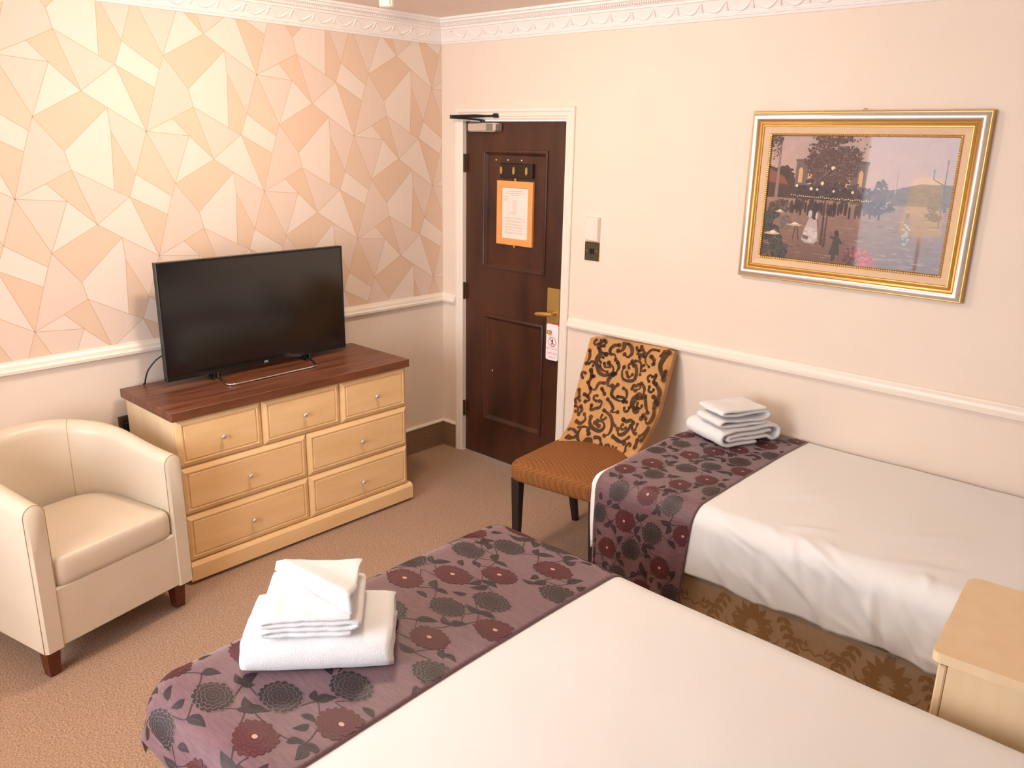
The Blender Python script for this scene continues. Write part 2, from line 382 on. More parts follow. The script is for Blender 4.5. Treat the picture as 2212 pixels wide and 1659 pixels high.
skirt('baseboard_right', RW, 0, 0.124, 1, 0); skirt('baseboard_back', RW, 0.992, XH, 0, 1)
skirt('baseboard_near', lambda u, v, h: (u, YN + h, v), 0, XH, 1, 1); skirt('baseboard_head', lambda u, v, h: (XH - h, -u, v), 0, -YN, 1, 1)

# ------------------------------------------------------------------ door frame and door
m = MB()
AP = [(0.0, 0.0), (0.0, 0.012), (0.006, 0.017), (0.02, 0.017), (0.026, 0.012), (0.042, 0.011), (0.048, 0.006), (0.056, 0.006), (0.058, -0.02), (0.058, -0.06)]
AL, AR, AT = 0.124, 0.986, 2.046
vs = []; fs = []
for (i, h) in AP: vs += [RW(AL + i, 0.0, h), RW(AL + i, AT - i, h), RW(AR - i, AT - i, h), RW(AR - i, 0.0, h)]
for k in range(len(AP) - 1):
    for c in range(3): fs.append((k * 4 + c, k * 4 + c + 1, k * 4 + c + 5, k * 4 + c + 4))
m.add(vs, fs)
struct(m.build('trim_8', M_white), 'white moulded door architrave')
door = bpy.data.objects.new('door_1', None); COL.objects.link(door); door.location = (DL, 0, 0); struct(door, 'dark stained two panel door with brass handle')
def D(u, v, h=0.0): return (u - DL, 0.02 - h, v)      # door plane, local to the door
P1 = (0.315, 0.798, 1.172, 1.830); P2 = (0.335, 0.799, 0.244, 0.900)
m = MB()
def dbox(mb, u0, u1, v0, v1, h0, h1, b=0, mi=0): mb.box(u0 - DL, u1 - DL, 0.02 - h1, 0.02 - h0, v0, v1, mi, None, b)
for (u0, u1, v0, v1) in ((DL + 0.003, 0.335, 0.006, DT - 0.003), (0.78, DR - 0.003, 0.006, DT - 0.003), (0.335, 0.78, 1.812, DT - 0.003), (0.335, 0.78, 0.882, 1.19), (0.335, 0.78, 0.006, 0.262)):
    dbox(m, u0, u1, v0, v1, -0.04, 0)
m.build('leaf', M_door, door)
for P in (P1, P2):
    q = MB(); dbox(q, P[0] + 0.015, P[1] - 0.015, P[2] + 0.015, P[3] - 0.015, -0.03, -0.011); q.build('panel', M_door, door)
    q = MB(); q.frame(P[0], P[1], P[2], P[3], [(0, 0.0), (0.001, 0.007), (0.006, 0.010), (0.014, 0.009), (0.018, 0.003), (0.026, -0.004), (0.032, -0.0105)], D)
    q.build('panel_moulding', M_door, door, smooth=True, auto=50)
for z in (1.75, 1.015, 0.28):
    q = MB(); q.box(-0.004, 0.010, -0.004, 0.012, z - 0.05, z + 0.05, 0, None, 0.002); q.build('hinge', M_bronze, door)
# closer
cl = MB(); cl.box(0.253 - DL, 0.466 - DL, -0.045, 0.02, 1.921, 1.968, 0, None, 0.008); clo = cl.build('closer_body', M_nickel, door); clo['label'] = 'grey metal door closer'
q = MB(); q.box(0.40 - DL, 0.452 - DL, -0.0465, -0.04, 1.928, 1.962, 0, None, 0.002); q.build('closer_cap', mat('dull_zinc', (150, 142, 130), 0.5, 0.6), clo)
q = MB(); q.tube([D(0.345, 1.966, 0.03), D(0.345, 1.982, 0.03)], 0.010, 10)
q.tube([D(0.345, 1.980, 0.03), D(0.24, 1.990, 0.07), D(0.15, 1.994, 0.085)], 0.0055, 8)
q.tube([D(0.15, 2.000, 0.085), D(0.30, 2.003, 0.05), D(0.37, 2.003, 0.033)], [0.008, 0.0085, 0.006], 8); q.tube([D(0.36, 2.003, 0.035), D(0.46, 2.004, 0.033)], 0.006, 8)
q.tube([D(0.15, 1.988, 0.085), D(0.15, 2.008, 0.085)], 0.010, 10); q.box(0.432 - DL, 0.462 - DL, -0.028, 0.004, 1.994, 2.016, 0, None, 0.003)
q.build('closer_arm', M_black, clo, smooth=True, auto=40)
# handle
hp = MB(); dbox(hp, 0.824, 0.910, 0.838, 1.116, 0, 0.010, 0.003); hpo = hp.build('handle_plate', M_brass, door); hpo['label'] = 'brushed brass handle plate'
q = MB(); q.tube([D(0.886, 0.982, 0.008), D(0.886, 0.982, 0.045)], 0.010, 12)
q.tube([D(0.890, 0.982, 0.047), D(0.866, 0.980, 0.052), D(0.83, 0.976, 0.053), D(0.795, 0.972, 0.052), D(0.778, 0.971, 0.05)], [0.011, 0.012, 0.0125, 0.0115, 0.007], 12)
q.build('lever', M_brass, hpo, smooth=True, auto=50)
q = MB(); q.tube([D(0.874, 0.885, 0.008), D(0.874, 0.885, 0.035)], 0.007, 10); q.tube([D(0.868, 0.886, 0.046), D(0.876, 0.884, 0.048), D(0.884, 0.876, 0.048)], [0.009, 0.013, 0.009], 12); q.build('thumb_turn', M_brass, hpo, smooth=True, auto=50)
for (u, v, h) in ((0.409, 1.774, -0.011), (0.499, 1.775, -0.011), (0.599, 1.775, -0.011), (0.398, 0.558, -0.011)):
    q = MB(); q.lathe([(0.0045, 0), (0.004, 0.002), (0.0015, 0.003)], 8, 0, Matrix.Translation(D(u, v, h)) @ Matrix.Rotation(PI / 2, 4, 'X')); q.build('screw_head', M_white, door)
# hook board, notice, hangers: things hung on the door
hb = thing('coat_hook_board', 'dark wooden board with three brass oval hooks on the door', 'hook rack', (0.571, 0.031, 1.68))
def T0(ob, u, v, h): return (u - ob.location.x, 0.031 - h - ob.location.y, v - ob.location.z)
q = MB(); q.frame(0.452, 0.692, 1.681, 1.758, [(0, 0), (0, 0.014), (0.004, 0.018)], lambda u, v, h: T0(hb, u, v, h), True); q.build('board', mat('black_brown_board', (40, 24, 16), 0.4), hb)
for u in (0.468, 0.561, 0.654):
    q = MB(); pts = [(u + 0.0075 * math.sin(k * PI / 8) ** 1 * math.cos(0), 0) for k in range(1)]
    ell = [(u + 0.0085 * math.cos(2 * PI * k / 14), 1.720 + 0.021 * math.sin(2 * PI * k / 14)) for k in range(14)]
    q.prism(ell, 0.018, 0.024, lambda a, b, h: T0(hb, a, b, h)); hk = q.build('hook', M_brass, hb)
nt_ = thing('framed_notice', 'printed fire notice in an orange wooden frame on the door', 'notice', (0.563, 0.031, 1.317))
q = MB(); q.frame(0.430, 0.696, 1.317, 1.665, [(0, 0), (0, 0.014), (0.003, 0.016), (0.033, 0.016), (0.036, 0.012), (0.036, 0.006)], lambda u, v, h: T0(nt_, u, v, h)); q.build('frame', M_orange, nt_)
q = MB(); WPAPER = lin((240, 226, 216)); INK = lin((206, 182, 160)); F0 = lambda u, v, h: T0(nt_, u, v, h)
q.add([F0(0.465, 1.352, 0.007), F0(0.661, 1.352, 0.007), F0(0.661, 1.630, 0.007), F0(0.465, 1.630, 0.007)], [(0, 1, 2, 3)], 0, WPAPER)
def ink(u0, u1, v0, v1): q.add([F0(u0, v0, 0.0075), F0(u1, v0, 0.0075), F0(u1, v1, 0.0075), F0(u0, v1, 0.0075)], [(0, 1, 2, 3)], 0, INK)
random.seed(5)
def words(u0, u1, v, h=0.0032):
    u = u0
    while u < u1:
        w = random.uniform(0.006, 0.018); ink(u, min(u + w, u1), v - h / 2, v + h / 2); u += w + 0.0025
words(0.505, 0.625, 1.611, 0.004); words(0.49, 0.64, 1.599); words(0.53, 0.59, 1.590)
words(0.476, 0.515, 1.580); words(0.476, 0.513, 1.567); words(0.476, 0.50, 1.560); words(0.54, 0.552, 1.575); words(0.572, 0.582, 1.575)
for k in range(8): words(0.545, 0.553, 1.562 - k * 0.0085, 0.003); 
for k in range(5): words(0.572, 0.581, 1.560 - k * 0.013, 0.003)
ink(0.557, 0.559, 1.495, 1.565); ink(0.565, 0.567, 1.488, 1.565); ink(0.522, 0.567, 1.492, 1.495); ink(0.522, 0.524, 1.476, 1.494); ink(0.567, 0.569, 1.476, 1.496); words(0.505, 0.513, 1.484); words(0.54, 0.552, 1.482)
for v in (1.468, 1.462, 1.451, 1.445, 1.433, 1.427, 1.417, 1.411, 1.399, 1.387, 1.381): words(0.488, random.uniform(0.60, 0.645), v, 0.0024)
q.build('notice_sheet', M_paper, nt_, fix=False)
for v, s in ((1.665, 1), (1.317, -1)):
    q = MB(); c = [(0.560 + 0.008 * math.cos(PI * k / 8), v + s * (0.010 * math.sin(PI * k / 8) + 0.006)) for k in range(9)] + [(0.552, v), (0.568, v)]
    q.prism(c, 0.004, 0.006, F0); q.build('mirror_plate', M_brass, nt_)
# door hangers
def hanger(name, label, col, dx, dz, tilt, hh, front):
    h = thing(name, label, 'door hanger', (0.874, 0.02, 0.885), 0, None)
    ca, sa = math.cos(tilt), math.sin(tilt)
    def G(u, v, k): u -= 0.888 - dx; v -= 0.885 - dz; return (u * ca - v * sa + 0.014, -hh - k, u * sa + v * ca)
    u0, u1, v0, v1, r = 0.845, 0.930, 0.724, 0.926, 0.012; pts = []
    for (cx, cy, a) in ((u1 - r, v1 - r, 0), (u0 + r, v1 - r, 90), (u0 + r, v0 + r, 180), (u1 - r, v0 + r, 270)):
        for k in range(5): t = math.radians(a + 22.5 * k); pts.append((cx + r * math.cos(t), cy + r * math.sin(t)))
    q = MB(); q.prism(pts, 0.0, 0.0012, G); q.build('card', col, h)
    if front:
        q = MB(); RED = lin((208, 60, 50)); K = 0.0016
        cx, cz, R = 0.889, 0.827, 0.027
        ring = [(cx + R * math.cos(2 * PI * k / 28), cz + R * math.sin(2 * PI * k / 28)) for k in range(28)]; ri = [(cx + (R - 0.0035) * math.cos(2 * PI * k / 28), cz + (R - 0.0035) * math.sin(2 * PI * k / 28)) for k in range(28)]
        q.add([G(a, b, K) for a, b in ring + ri], [(k, (k + 1) % 28, 28 + (k + 1) % 28, 28 + k) for k in range(28)], 0, RED)
        BLK = lin((70, 20, 24))
        def P(pts, c=BLK, kk=K): q.add([G(a + cx, b + cz, kk) for a, b in pts], [tuple(range(len(pts)))], 0, c)
        P([(0.003 * math.cos(2 * PI * k / 10), 0.0165 + 0.003 * math.sin(2 * PI * k / 10)) for k in range(10)])
        P([(-0.005, 0.012), (0.004, 0.0125), (0.006, 0.006), (0.009, 0.001), (0.007, 0), (0.004, 0.004), (0.004, -0.004), (0.009, -0.018), (0.005, -0.018), (0, -0.006), (-0.005, -0.018), (-0.008, -0.018), (-0.004, -0.003), (-0.004, 0.005), (-0.008, 0.000), (-0.009, 0.002)])
        P([(-0.0185, 0.0165), (-0.0165, 0.0185), (0.0185, -0.0165), (0.0165, -0.0185)], RED, K + 0.0003)
        for body, sz, v in (('DO NOT', 0.019, 0.783), ('DISTURB', 0.0172, 0.757), ('thank you', 0.013, 0.738)):
            text_mb(q, body, sz, lambda a, b, v=v: G(0.8885 + a, v + b, K), 0, lin((222, 120, 122)))
        q.build('print', M_paper, h, fix=False)
    return h
hanger('door_hanger', 'red card door hanger behind the white one on the door', mat('red_card', (214, 48, 40), 0.45), 0.010, 0.003, 0.085, 0.022, False)
hanger('door_hanger', 'white do not disturb card hanging from the brass thumb turn', mat('white_card', (246, 238, 240), 0.4), 0, 0, 0.0, 0.030, True)

# wall plates right of the door
t = thing('call_unit', 'ivory plastic box on the wall above the bronze plate', 'wall unit', (1.129, 0, 1.395))
q = MB(); q.frame(-0.042, 0.042, 0, 0.121, [(0, 0), (0, 0.004), (0.003, 0.022), (0.007, 0.026)], RW, True); q.build('cover', M_ivory, t)
q = MB(); q.box(0.020, 0.0215, -0.0275, -0.02, 0.008, 0.113); q.build('rib', M_ivory, t)
q = MB(); q.box(-0.03, -0.014, -0.0266, -0.02, 0.010, 0.0125); q.build('mark', mat('tan_mark', (196, 156, 130), 0.6), t)
t = thing('key_card_plate', 'bronze wall plate with a dark socket below the ivory box', 'wall plate', (1.125, 0, 1.297))
q = MB(); q.frame(-0.044, 0.044, 0, 0.093, [(0, 0), (0, 0.006), (0.002, 0.008)], RW, True); q.build('plate', M_bronze, t)
q = MB(); q.frame(-0.046, 0.046, -0.001, 0.094, [(0, 0), (0, 0.003)], RW, True); q.build('back_rim', M_brass, t)
q = MB(); q.add([RW(-0.014, 0.060, 0.0085), RW(0.018, 0.062, 0.0085), RW(0.016, 0.033, 0.0085), RW(-0.011, 0.033, 0.0085)], [(0, 1, 2, 3)]); q.build('socket', M_black, t, fix=False)
for u in (-0.032, 0.030):
    q = MB(); q.lathe([(0.003, 0), (0.002, 0.0015)], 8, 0, Matrix.Translation((u, -0.008, 0.05)) @ Matrix.Rotation(PI / 2, 4, 'X')); q.build('screw_head', M_nickel, t)
t = thing('wall_socket', 'small dark socket on the wall between armchair and chest of drawers', 'socket', (0, -1.952, 0.565))
q = MB(); q.frame(-0.04, 0.04, 0, 0.085, [(0, 0), (0, 0.008), (0.003, 0.010)], LW, True); q.build('plate', M_bronze, t)
q = MB(); q.box(0.009, 0.035, -0.022, 0.022, 0.02, 0.06, 0, None, 0.005); q.build('plug', M_black, t)

# smoke detector
t = thing('smoke_detector', 'white round smoke detector on the ceiling', 'smoke detector', (0.455, -0.758, ZC))
q = MB(); q.lathe([(0.048, 0), (0.049, -0.012), (0.046, -0.018), (0.034, -0.020)], 28); q.build('base', M_white, t, smooth=True, auto=40)
q = MB(); q.lathe([(0.034, -0.020), (0.034, -0.024), (0.028, -0.024), (0.028, -0.044), (0.032, -0.044), (0.031, -0.050), (0.024, -0.054)], 28)
for k in range(10):
    a = 2 * PI * k / 10; q.box(-0.003, 0.003, 0.026, 0.033, -0.046, -0.022, 0, Matrix.Rotation(a, 4, 'Z'))
q.build('head', M_white, t, smooth=True, auto=40)

# ------------------------------------------------------------------ painting
pt = thing('framed_painting', 'evening park painting in a gold and silver frame on the door wall', 'painting', (2.407, -0.004, 1.326))
PX0, PX1, PZ0, PZ1 = 1.952, 2.862, 1.327, 2.013
def PF(u, v, h): return (u - 2.407, -h + 0.0, v - 1.326)
q = MB(); q.frame(PX0, PX1, PZ0, PZ1, [(0, 0.002), (0, 0.020), (0.004, 0.026), (0.007, 0.026)], PF); q.build('outer_edge', M_gold, pt)
q = MB(); q.frame(PX0, PX1, PZ0, PZ1, [(0.007, 0.026), (0.009, 0.031), (0.014, 0.036), (0.021, 0.038), (0.028, 0.036), (0.033, 0.031)], PF); q.build('silver_moulding', M_silver, pt, smooth=True, auto=60)
q = MB(); q.frame(PX0, PX1, PZ0, PZ1, [(0.033, 0.031), (0.037, 0.026), (0.044, 0.023), (0.047, 0.027), (0.050, 0.028), (0.053, 0.024), (0.055, 0.026), (0.058, 0.026), (0.060, 0.020)], PF); q.build('gold_moulding', M_gold, pt, smooth=True, auto=40)
q = MB(); q.frame(PX0, PX1, PZ0, PZ1, [(0.060, 0.021), (0.086, 0.015)], PF); q.build('liner', M_liner, pt)
q = MB(); q.frame(PX0, PX1, PZ0, PZ1, [(0.086, 0.012), (0.086, 0.018), (0.089, 0.020), (0.093, 0.019), (0.096, 0.012)], PF)
CX0, CX1, CZ0, CZ1 = PX0 + 0.095, PX1 - 0.095, PZ0 + 0.095, PZ1 - 0.095
for (a, b, hor) in ((CX0, CX1, True), (CZ0, CZ1, False)):
    n = int((b - a) / 0.0085)
    for k in range(n):
        w = a + (k + 0.5) * (b - a) / n
        for side in (0, 1):
            u, v = (w, (CZ0 - 0.004 if side == 0 else CZ1 + 0.004)) if hor else ((CX0 - 0.004 if side == 0 else CX1 + 0.004), w)
            e = 0.0034
            q.add([PF(u - e, v, 0.019), PF(u, v - e, 0.019), PF(u + e, v, 0.019), PF(u, v + e, 0.019), PF(u, v, 0.0235)], [(0, 1, 4), (1, 2, 4), (2, 3, 4), (3, 0, 4)])
q.build('beaded_edge', M_gold, pt)
# canvas: flat painted scene
q = MB(); rnd = random.Random(11); LAY = [0.0100]
def cv(u, v): return PF(CX0 + u * (CX1 - CX0), CZ0 + v * (CZ1 - CZ0), LAY[0])
def pp(pts, c, var=0):
    dv_ = rnd.uniform(-var, var); c = tuple(max(0, min(255, x + dv_ + rnd.uniform(-var, var) * 0.15)) for x in c)
    pts = [(min(1, max(0, a)), min(1, max(0, b))) for a, b in pts]
    q.add([cv(a, b) for a, b in pts], [tuple(range(len(pts)))], 0, lin(c)); LAY[0] += 4e-7
def mixc(a, b, t): return tuple(x + (y - x) * t for x, y in zip(a, b))
def bgc(u, v):
    if v > 0.5: return mixc(mixc((206, 162, 142), (188, 160, 154), (v - 0.5) / 0.5), (196, 166, 156), u * 0.5)
    return mixc((128, 94, 82), (168, 128, 108), v / 0.5)
NX, NY = 36, 26
for i in range(NX):
    for j in range(NY):
        pp([(i / NX, j / NY), ((i + 1) / NX, j / NY), ((i + 1) / NX, (j + 1) / NY), (i / NX, (j + 1) / NY)], bgc((i + 0.5) / NX, (j + 0.5) / NY), 3)
LAY[0] += 0.0002
def dab(u, v, w, h, c, var=8, n=7, rot=0):
    pts = []
    for k in range(n):
        a = 2 * PI * k / n; r = rnd.uniform(0.75, 1.1); x, y = w * r * math.cos(a), h * r * math.sin(a)
        pts.append((u + x * math.cos(rot) - y * math.sin(rot), v + x * math.sin(rot) + y * math.cos(rot)))
    pp(pts, c, var)
def cloudp(u, v, w, h, c, n, s=0.012, var=12):
    for k in range(n):
        a = rnd.uniform(0, 2 * PI); r = math.sqrt(rnd.random()); dab(u + w * r * math.cos(a), v + h * r * math.sin(a), s * rnd.uniform(0.5, 1.3), s * 1.3 * rnd.uniform(0.5, 1.3), c, var)
for k in range(160): u = rnd.random(); dab(u, rnd.uniform(0, 0.46), rnd.uniform(0.01, 0.04), 0.006, mixc(bgc(u, 0.2), (200, 168, 150), rnd.random() * 0.5), 8)
pp([(0, 0.50), (0.5, 0.50), (0.5, 0.58), (0.35, 0.63), (0.16, 0.66), (0.12, 0.75), (0.08, 0.76), (0.04, 0.74), (0, 0.76)], (84, 60, 50))           # dark park edge
pp([(0.49, 0.48), (1.0, 0.50), (1.0, 0.66), (0.84, 0.66), (0.72, 0.61), (0.6, 0.57), (0.56, 0.62), (0.5, 0.64)], (116, 90, 80))
cloudp(0.10, 0.68, 0.05, 0.08, (78, 56, 48), 50)
pp([(0, 0.62), (0.13, 0.60), (0.10, 0.66), (0.0, 0.74)], (138, 82, 66)); pp([(0, 0.60), (0.13, 0.585), (0.13, 0.605), (0, 0.625)], (96, 60, 50))
for k in range(7): pp([(k * 0.018, 0.625), (k * 0.018 + 0.004, 0.624), (k * 0.0145 + 0.004, 0.735 - k * 0.010), (k * 0.0145, 0.738 - k * 0.010)], (156, 100, 80))
pp([(0.045, 0.5), (0.065, 0.5), (0.062, 0.96), (0.052, 0.96)], (156, 122, 110))
pp([(0.16, 0.60), (0.33, 0.60), (0.33, 0.81), (0.16, 0.80)], (120, 98, 94)); pp([(0.155, 0.80), (0.34, 0.81), (0.34, 0.825), (0.155, 0.815)], (104, 86, 84))
pp([(0.42, 0.58), (0.56, 0.58), (0.565, 0.79), (0.42, 0.80)], (120, 98, 94)); pp([(0.50, 0.79), (0.57, 0.785), (0.57, 0.81), (0.50, 0.815)], (104, 86, 84))
for (u, v) in ((0.19, 0.69), (0.245, 0.68), (0.465, 0.67), (0.53, 0.68)): pp([(u - 0.012, v - 0.06), (u + 0.012, v - 0.06), (u + 0.012, v + 0.045), (u, v + 0.065), (u - 0.012, v + 0.045)], (226, 172, 118))
cloudp(0.37, 0.62, 0.15, 0.07, (88, 62, 54), 130)
for (cu, cv_, w, h, n) in ((0.37, 0.76, 0.145, 0.14, 420), (0.32, 0.88, 0.10, 0.10, 160), (0.44, 0.84, 0.09, 0.09, 150), (0.36, 0.98, 0.10, 0.04, 70), (0.26, 0.80, 0.06, 0.05, 60)):
    cloudp(cu, cv_, w, h, (104, 72, 62), int(n * 1.7), 0.0085, 20)
cloudp(0.02, 0.96, 0.05, 0.05, (92, 70, 60), 50, 0.009); cloudp(0.03, 0.86, 0.03, 0.06, (110, 86, 76), 22, 0.006)
for k in range(40): dab(rnd.uniform(0.22, 0.56), rnd.uniform(0.86, 1.0), 0.006, 0.008, (120, 90, 82), 14)
for k in range(120): dab(rnd.uniform(0.16, 0.60), rnd.uniform(0.50, 0.60), 0.012, 0.02, (76, 54, 48), 12)
for k in range(46): dab(0.15 + k * 0.0122, 0.525 + rnd.uniform(-0.006, 0.006) - 0.0004 * k, 0.0042, 0.0055, (250, 206, 160), 4)
for (u, v, r) in ((0.175, 0.605, 0.009), (0.262, 0.585, 0.010), (0.297, 0.582, 0.007), (0.322, 0.632, 0.011), (0.392, 0.575, 0.008), (0.372, 0.755, 0.012), (0.497, 0.572, 0.009)): dab(u, v, r, r * 1.4, (252, 226, 184), 2)
for k in range(90):
    u = rnd.uniform(0.15, 0.66); h = rnd.uniform(0.03, 0.06); v = rnd.uniform(0.42, 0.47)
    pp([(u - 0.005, v - h), (u + 0.005, v - h), (u + 0.006, v + h * 0.4), (u, v + h * 0.7), (u - 0.006, v + h * 0.4)], (78, 54, 48), 12)
cloudp(0.645, 0.58, 0.035, 0.10, (100, 70, 66), 110, 0.010); cloudp(0.64, 0.47, 0.09, 0.05, (80, 60, 56), 90, 0.011); cloudp(0.80, 0.57, 0.14, 0.05, (108, 84, 76), 160, 0.012); cloudp(0.93, 0.50, 0.05, 0.10, (96, 72, 66), 70, 0.012)
for k in range(60): dab(rnd.uniform(0.55, 1.0), rnd.uniform(0.0, 0.40), rnd.uniform(0.015, 0.05), 0.007, (146, 110, 96), 14)
pp([(0.720, 0.58), (0.724, 0.58), (0.723, 0.78), (0.721, 0.78)], (170, 150, 146))
pp([(0.345, 0.14), (0.358, 0.14), (0.354, 0.52), (0.348, 0.52)], (92, 64, 56)); pp([(0.362, 0.12), (0.375, 0.12), (0.374, 0.40), (0.369, 0.40)], (104, 74, 66))
for (u, v) in ((0.96, 0.83), (0.90, 0.76)): dab(u, v, 0.008, 0.016, (150, 130, 128), 4)
pp([(0.955, 0.35), (0.962, 0.35), (0.961, 0.83), (0.958, 0.83)], (88, 74, 78)); pp([(0.898, 0.70), (0.902, 0.70), (0.902, 0.75), (0.898, 0.75)], (92, 78, 82)); pp([(0.899, 0.705), (0.958, 0.66), (0.958, 0.65), (0.899, 0.697)], (92, 78, 82))
# seated ladies and tables at left
for (u, v, w, h) in ((0.045, 0.14, 0.075, 0.14), (0.11, 0.06, 0.045, 0.08), (0.02, 0.28, 0.03, 0.12), (0.05, 0.38, 0.03, 0.05)): cloudp(u, v, w, h, (82, 72, 66), 90, 0.014, 16)
cloudp(0.12, 0.30, 0.035, 0.06, (128, 108, 102), 40, 0.012); cloudp(0.09, 0.43, 0.07, 0.05, (98, 74, 66), 70, 0.010, 20)
for (u, v, w, h) in ((0.06, 0.20, 0.05, 0.016), (0.19, 0.285, 0.05, 0.012), (0.09, 0.385, 0.03, 0.010)): dab(u, v, w, h, (214, 186, 156), 4, 12); dab(u, v + 0.01, w * 0.4, h, (240, 224, 190), 4)
pp([(0.18, 0.16), (0.185, 0.16), (0.195, 0.28), (0.19, 0.28)], (120, 92, 82)); pp([(0.215, 0.16), (0.22, 0.16), (0.205, 0.28), (0.20, 0.28)], (120, 92, 82))
for (u, v) in ((0.16, 0.11), (0.185, 0.10), (0.22, 0.115)): dab(u, v, 0.010, 0.006, (96, 78, 70), 4)
# lady in white
pp([(0.235, 0.17), (0.26, 0.145), (0.31, 0.14), (0.335, 0.17), (0.325, 0.28), (0.312, 0.36), (0.292, 0.36), (0.268, 0.34), (0.25, 0.26)], (196, 174, 166)); cloudp(0.285, 0.22, 0.04, 0.07, (214, 196, 190), 40, 0.010, 10)
dab(0.275, 0.38, 0.017, 0.035, (206, 188, 180)); dab(0.298, 0.37, 0.014, 0.04, (82, 56, 50)); dab(0.313, 0.37, 0.008, 0.03, (214, 196, 188)); pp([(0.24, 0.21), (0.28, 0.20), (0.275, 0.17), (0.245, 0.18)], (128, 98, 90))
# girl
GC = (84, 70, 64)
dab(0.438, 0.245, 0.014, 0.028, (80, 60, 52)); pp([(0.427, 0.22), (0.450, 0.22), (0.455, 0.15), (0.462, 0.07), (0.405, 0.065), (0.418, 0.14)], GC, 3); pp([(0.428, 0.215), (0.400, 0.215), (0.402, 0.20), (0.425, 0.195)], GC); pp([(0.45, 0.215), (0.475, 0.165), (0.468, 0.158), (0.448, 0.18)], GC)
pp([(0.423, 0.07), (0.432, 0.07), (0.431, 0.015), (0.424, 0.015)], GC); pp([(0.436, 0.07), (0.445, 0.07), (0.440, 0.02), (0.434, 0.02)], GC); dab(0.482, 0.16, 0.012, 0.018, (150, 92, 84)); dab(0.40, 0.225, 0.012, 0.018, (150, 108, 98))
# red flowers
cloudp(0.565, 0.075, 0.075, 0.075, (150, 84, 88), 130, 0.010, 24); cloudp(0.585, 0.075, 0.055, 0.06, (186, 74, 70), 90, 0.008, 24); cloudp(0.62, 0.03, 0.05, 0.035, (190, 76, 74), 60, 0.008, 22); cloudp(0.53, 0.03, 0.04, 0.03, (108, 80, 76), 40, 0.010, 14)
# lady in grey at right, flower bed
pp([(0.77, 0.20), (0.84, 0.20), (0.828, 0.32), (0.815, 0.40), (0.793, 0.40), (0.782, 0.30)], (128, 112, 110)); cloudp(0.803, 0.28, 0.022, 0.08, (176, 160, 154), 24, 0.008); dab(0.803, 0.42, 0.010, 0.024, (110, 84, 76)); cloudp(0.92, 0.26, 0.05, 0.012, (158, 110, 116), 30, 0.008)
q.build('canvas', mat('oil_paint', attr=True, rough=0.5), pt, fix=False)
q = MB(); q.add([PF(CX0, CZ0, 0.0145), PF(CX1, CZ0, 0.0145), PF(CX1, CZ1, 0.0145), PF(CX0, CZ1, 0.0145)], [(0, 1, 2, 3)]); q.build('glass', M_glass, pt, fix=False)
q = MB(); q.tube([PF(2.40, 2.012, 0.004), PF(2.403, 2.021, 0.004), PF(2.412, 2.021, 0.004), PF(2.415, 2.012, 0.004)], 0.0015, 6); q.build('hanging_ring', M_gold, pt)

# ------------------------------------------------------------------ chest of drawers
ch = thing('chest_of_drawers', 'pale maple chest of seven drawers with a dark walnut top', 'chest of drawers', (0.28, -1.354, 0))
def CH(x, y, z): return (x - 0.28, y + 1.354, z)
def cbox(mb, x0, x1, y0, y1, z0, z1, b=0.0): mb.box(x0 - 0.28, x1 - 0.28, y0 + 1.354, y1 + 1.354, z0, z1, 0, None, b)
q = MB(); cbox(q, 0.05, 0.499, -1.965, -0.733, 0.02, 0.752); q.build('carcass', M_maple_v, ch)
q = MB(); cbox(q, 0.043, 0.531, -1.984, -0.725, 0.752, 0.7915, 0.0015); q.build('worktop', M_walnut, ch)
q = MB(); vs = []
for y in (-1.966, -0.712): vs += [CH(0.10, y, 0.016), CH(0.527, y, 0.016), CH(0.527, y, 0.084), CH(0.520, y, 0.095), CH(0.508, y, 0.100), CH(0.10, y, 0.100)]
q.add(vs, [(i, (i + 1) % 6, 6 + (i + 1) % 6, 6 + i) for i in range(6)] + [(5, 4, 3, 2, 1, 0), (6, 7, 8, 9, 10, 11)]); q.build('plinth', M_maple, ch)
for y in (-1.93, -1.354, -0.75):
    q = MB(); cbox(q, 0.15, 0.50, y - 0.02, y + 0.02, 0, 0.018); q.build('glide', M_black, ch)
DPF = [(0, 0), (0, 0.006), (0.003, 0.010), (0.020, 0.0185), (0.0245, 0.0185), (0.0265, 0.0130), (0.0305, 0.0130), (0.0335, 0.0185), (0.038, 0.0185)]
def drawer(y0, y1, z0, z1, hscale=1.0):
    g = 0.0018; fn = lambda u, v, h: CH(0.499 + h, u, v)
    d = MB(); d.frame(y0 + g, y1 - g, z0 + g, z1 - g, DPF, fn, True); dr = d.build('drawer', M_maple, ch)
    k = MB(); k.lathe([(0.006, 0), (0.0045, 0.004), (0.0045, 0.010), (0.010, 0.014), (0.0115, 0.019), (0.009, 0.024), (0.003, 0.026)], 16, 0, Matrix.Translation(CH(0.5175, (y0 + y1) / 2, (z0 + z1) / 2 - 0.005)) @ Matrix.Rotation(PI / 2, 4, 'Y'))
    k.build('knob', M_nickel, dr, smooth=True)
for (y0, y1) in ((-1.965, -1.569), (-1.569, -1.147), (-1.147, -0.733)): drawer(y0, y1, 0.537, 0.751)
for (y0, y1) in ((-1.965, -1.347), (-1.347, -0.733)):
    drawer(y0, y1, 0.319, 0.537); drawer(y0, y1, 0.101, 0.319)

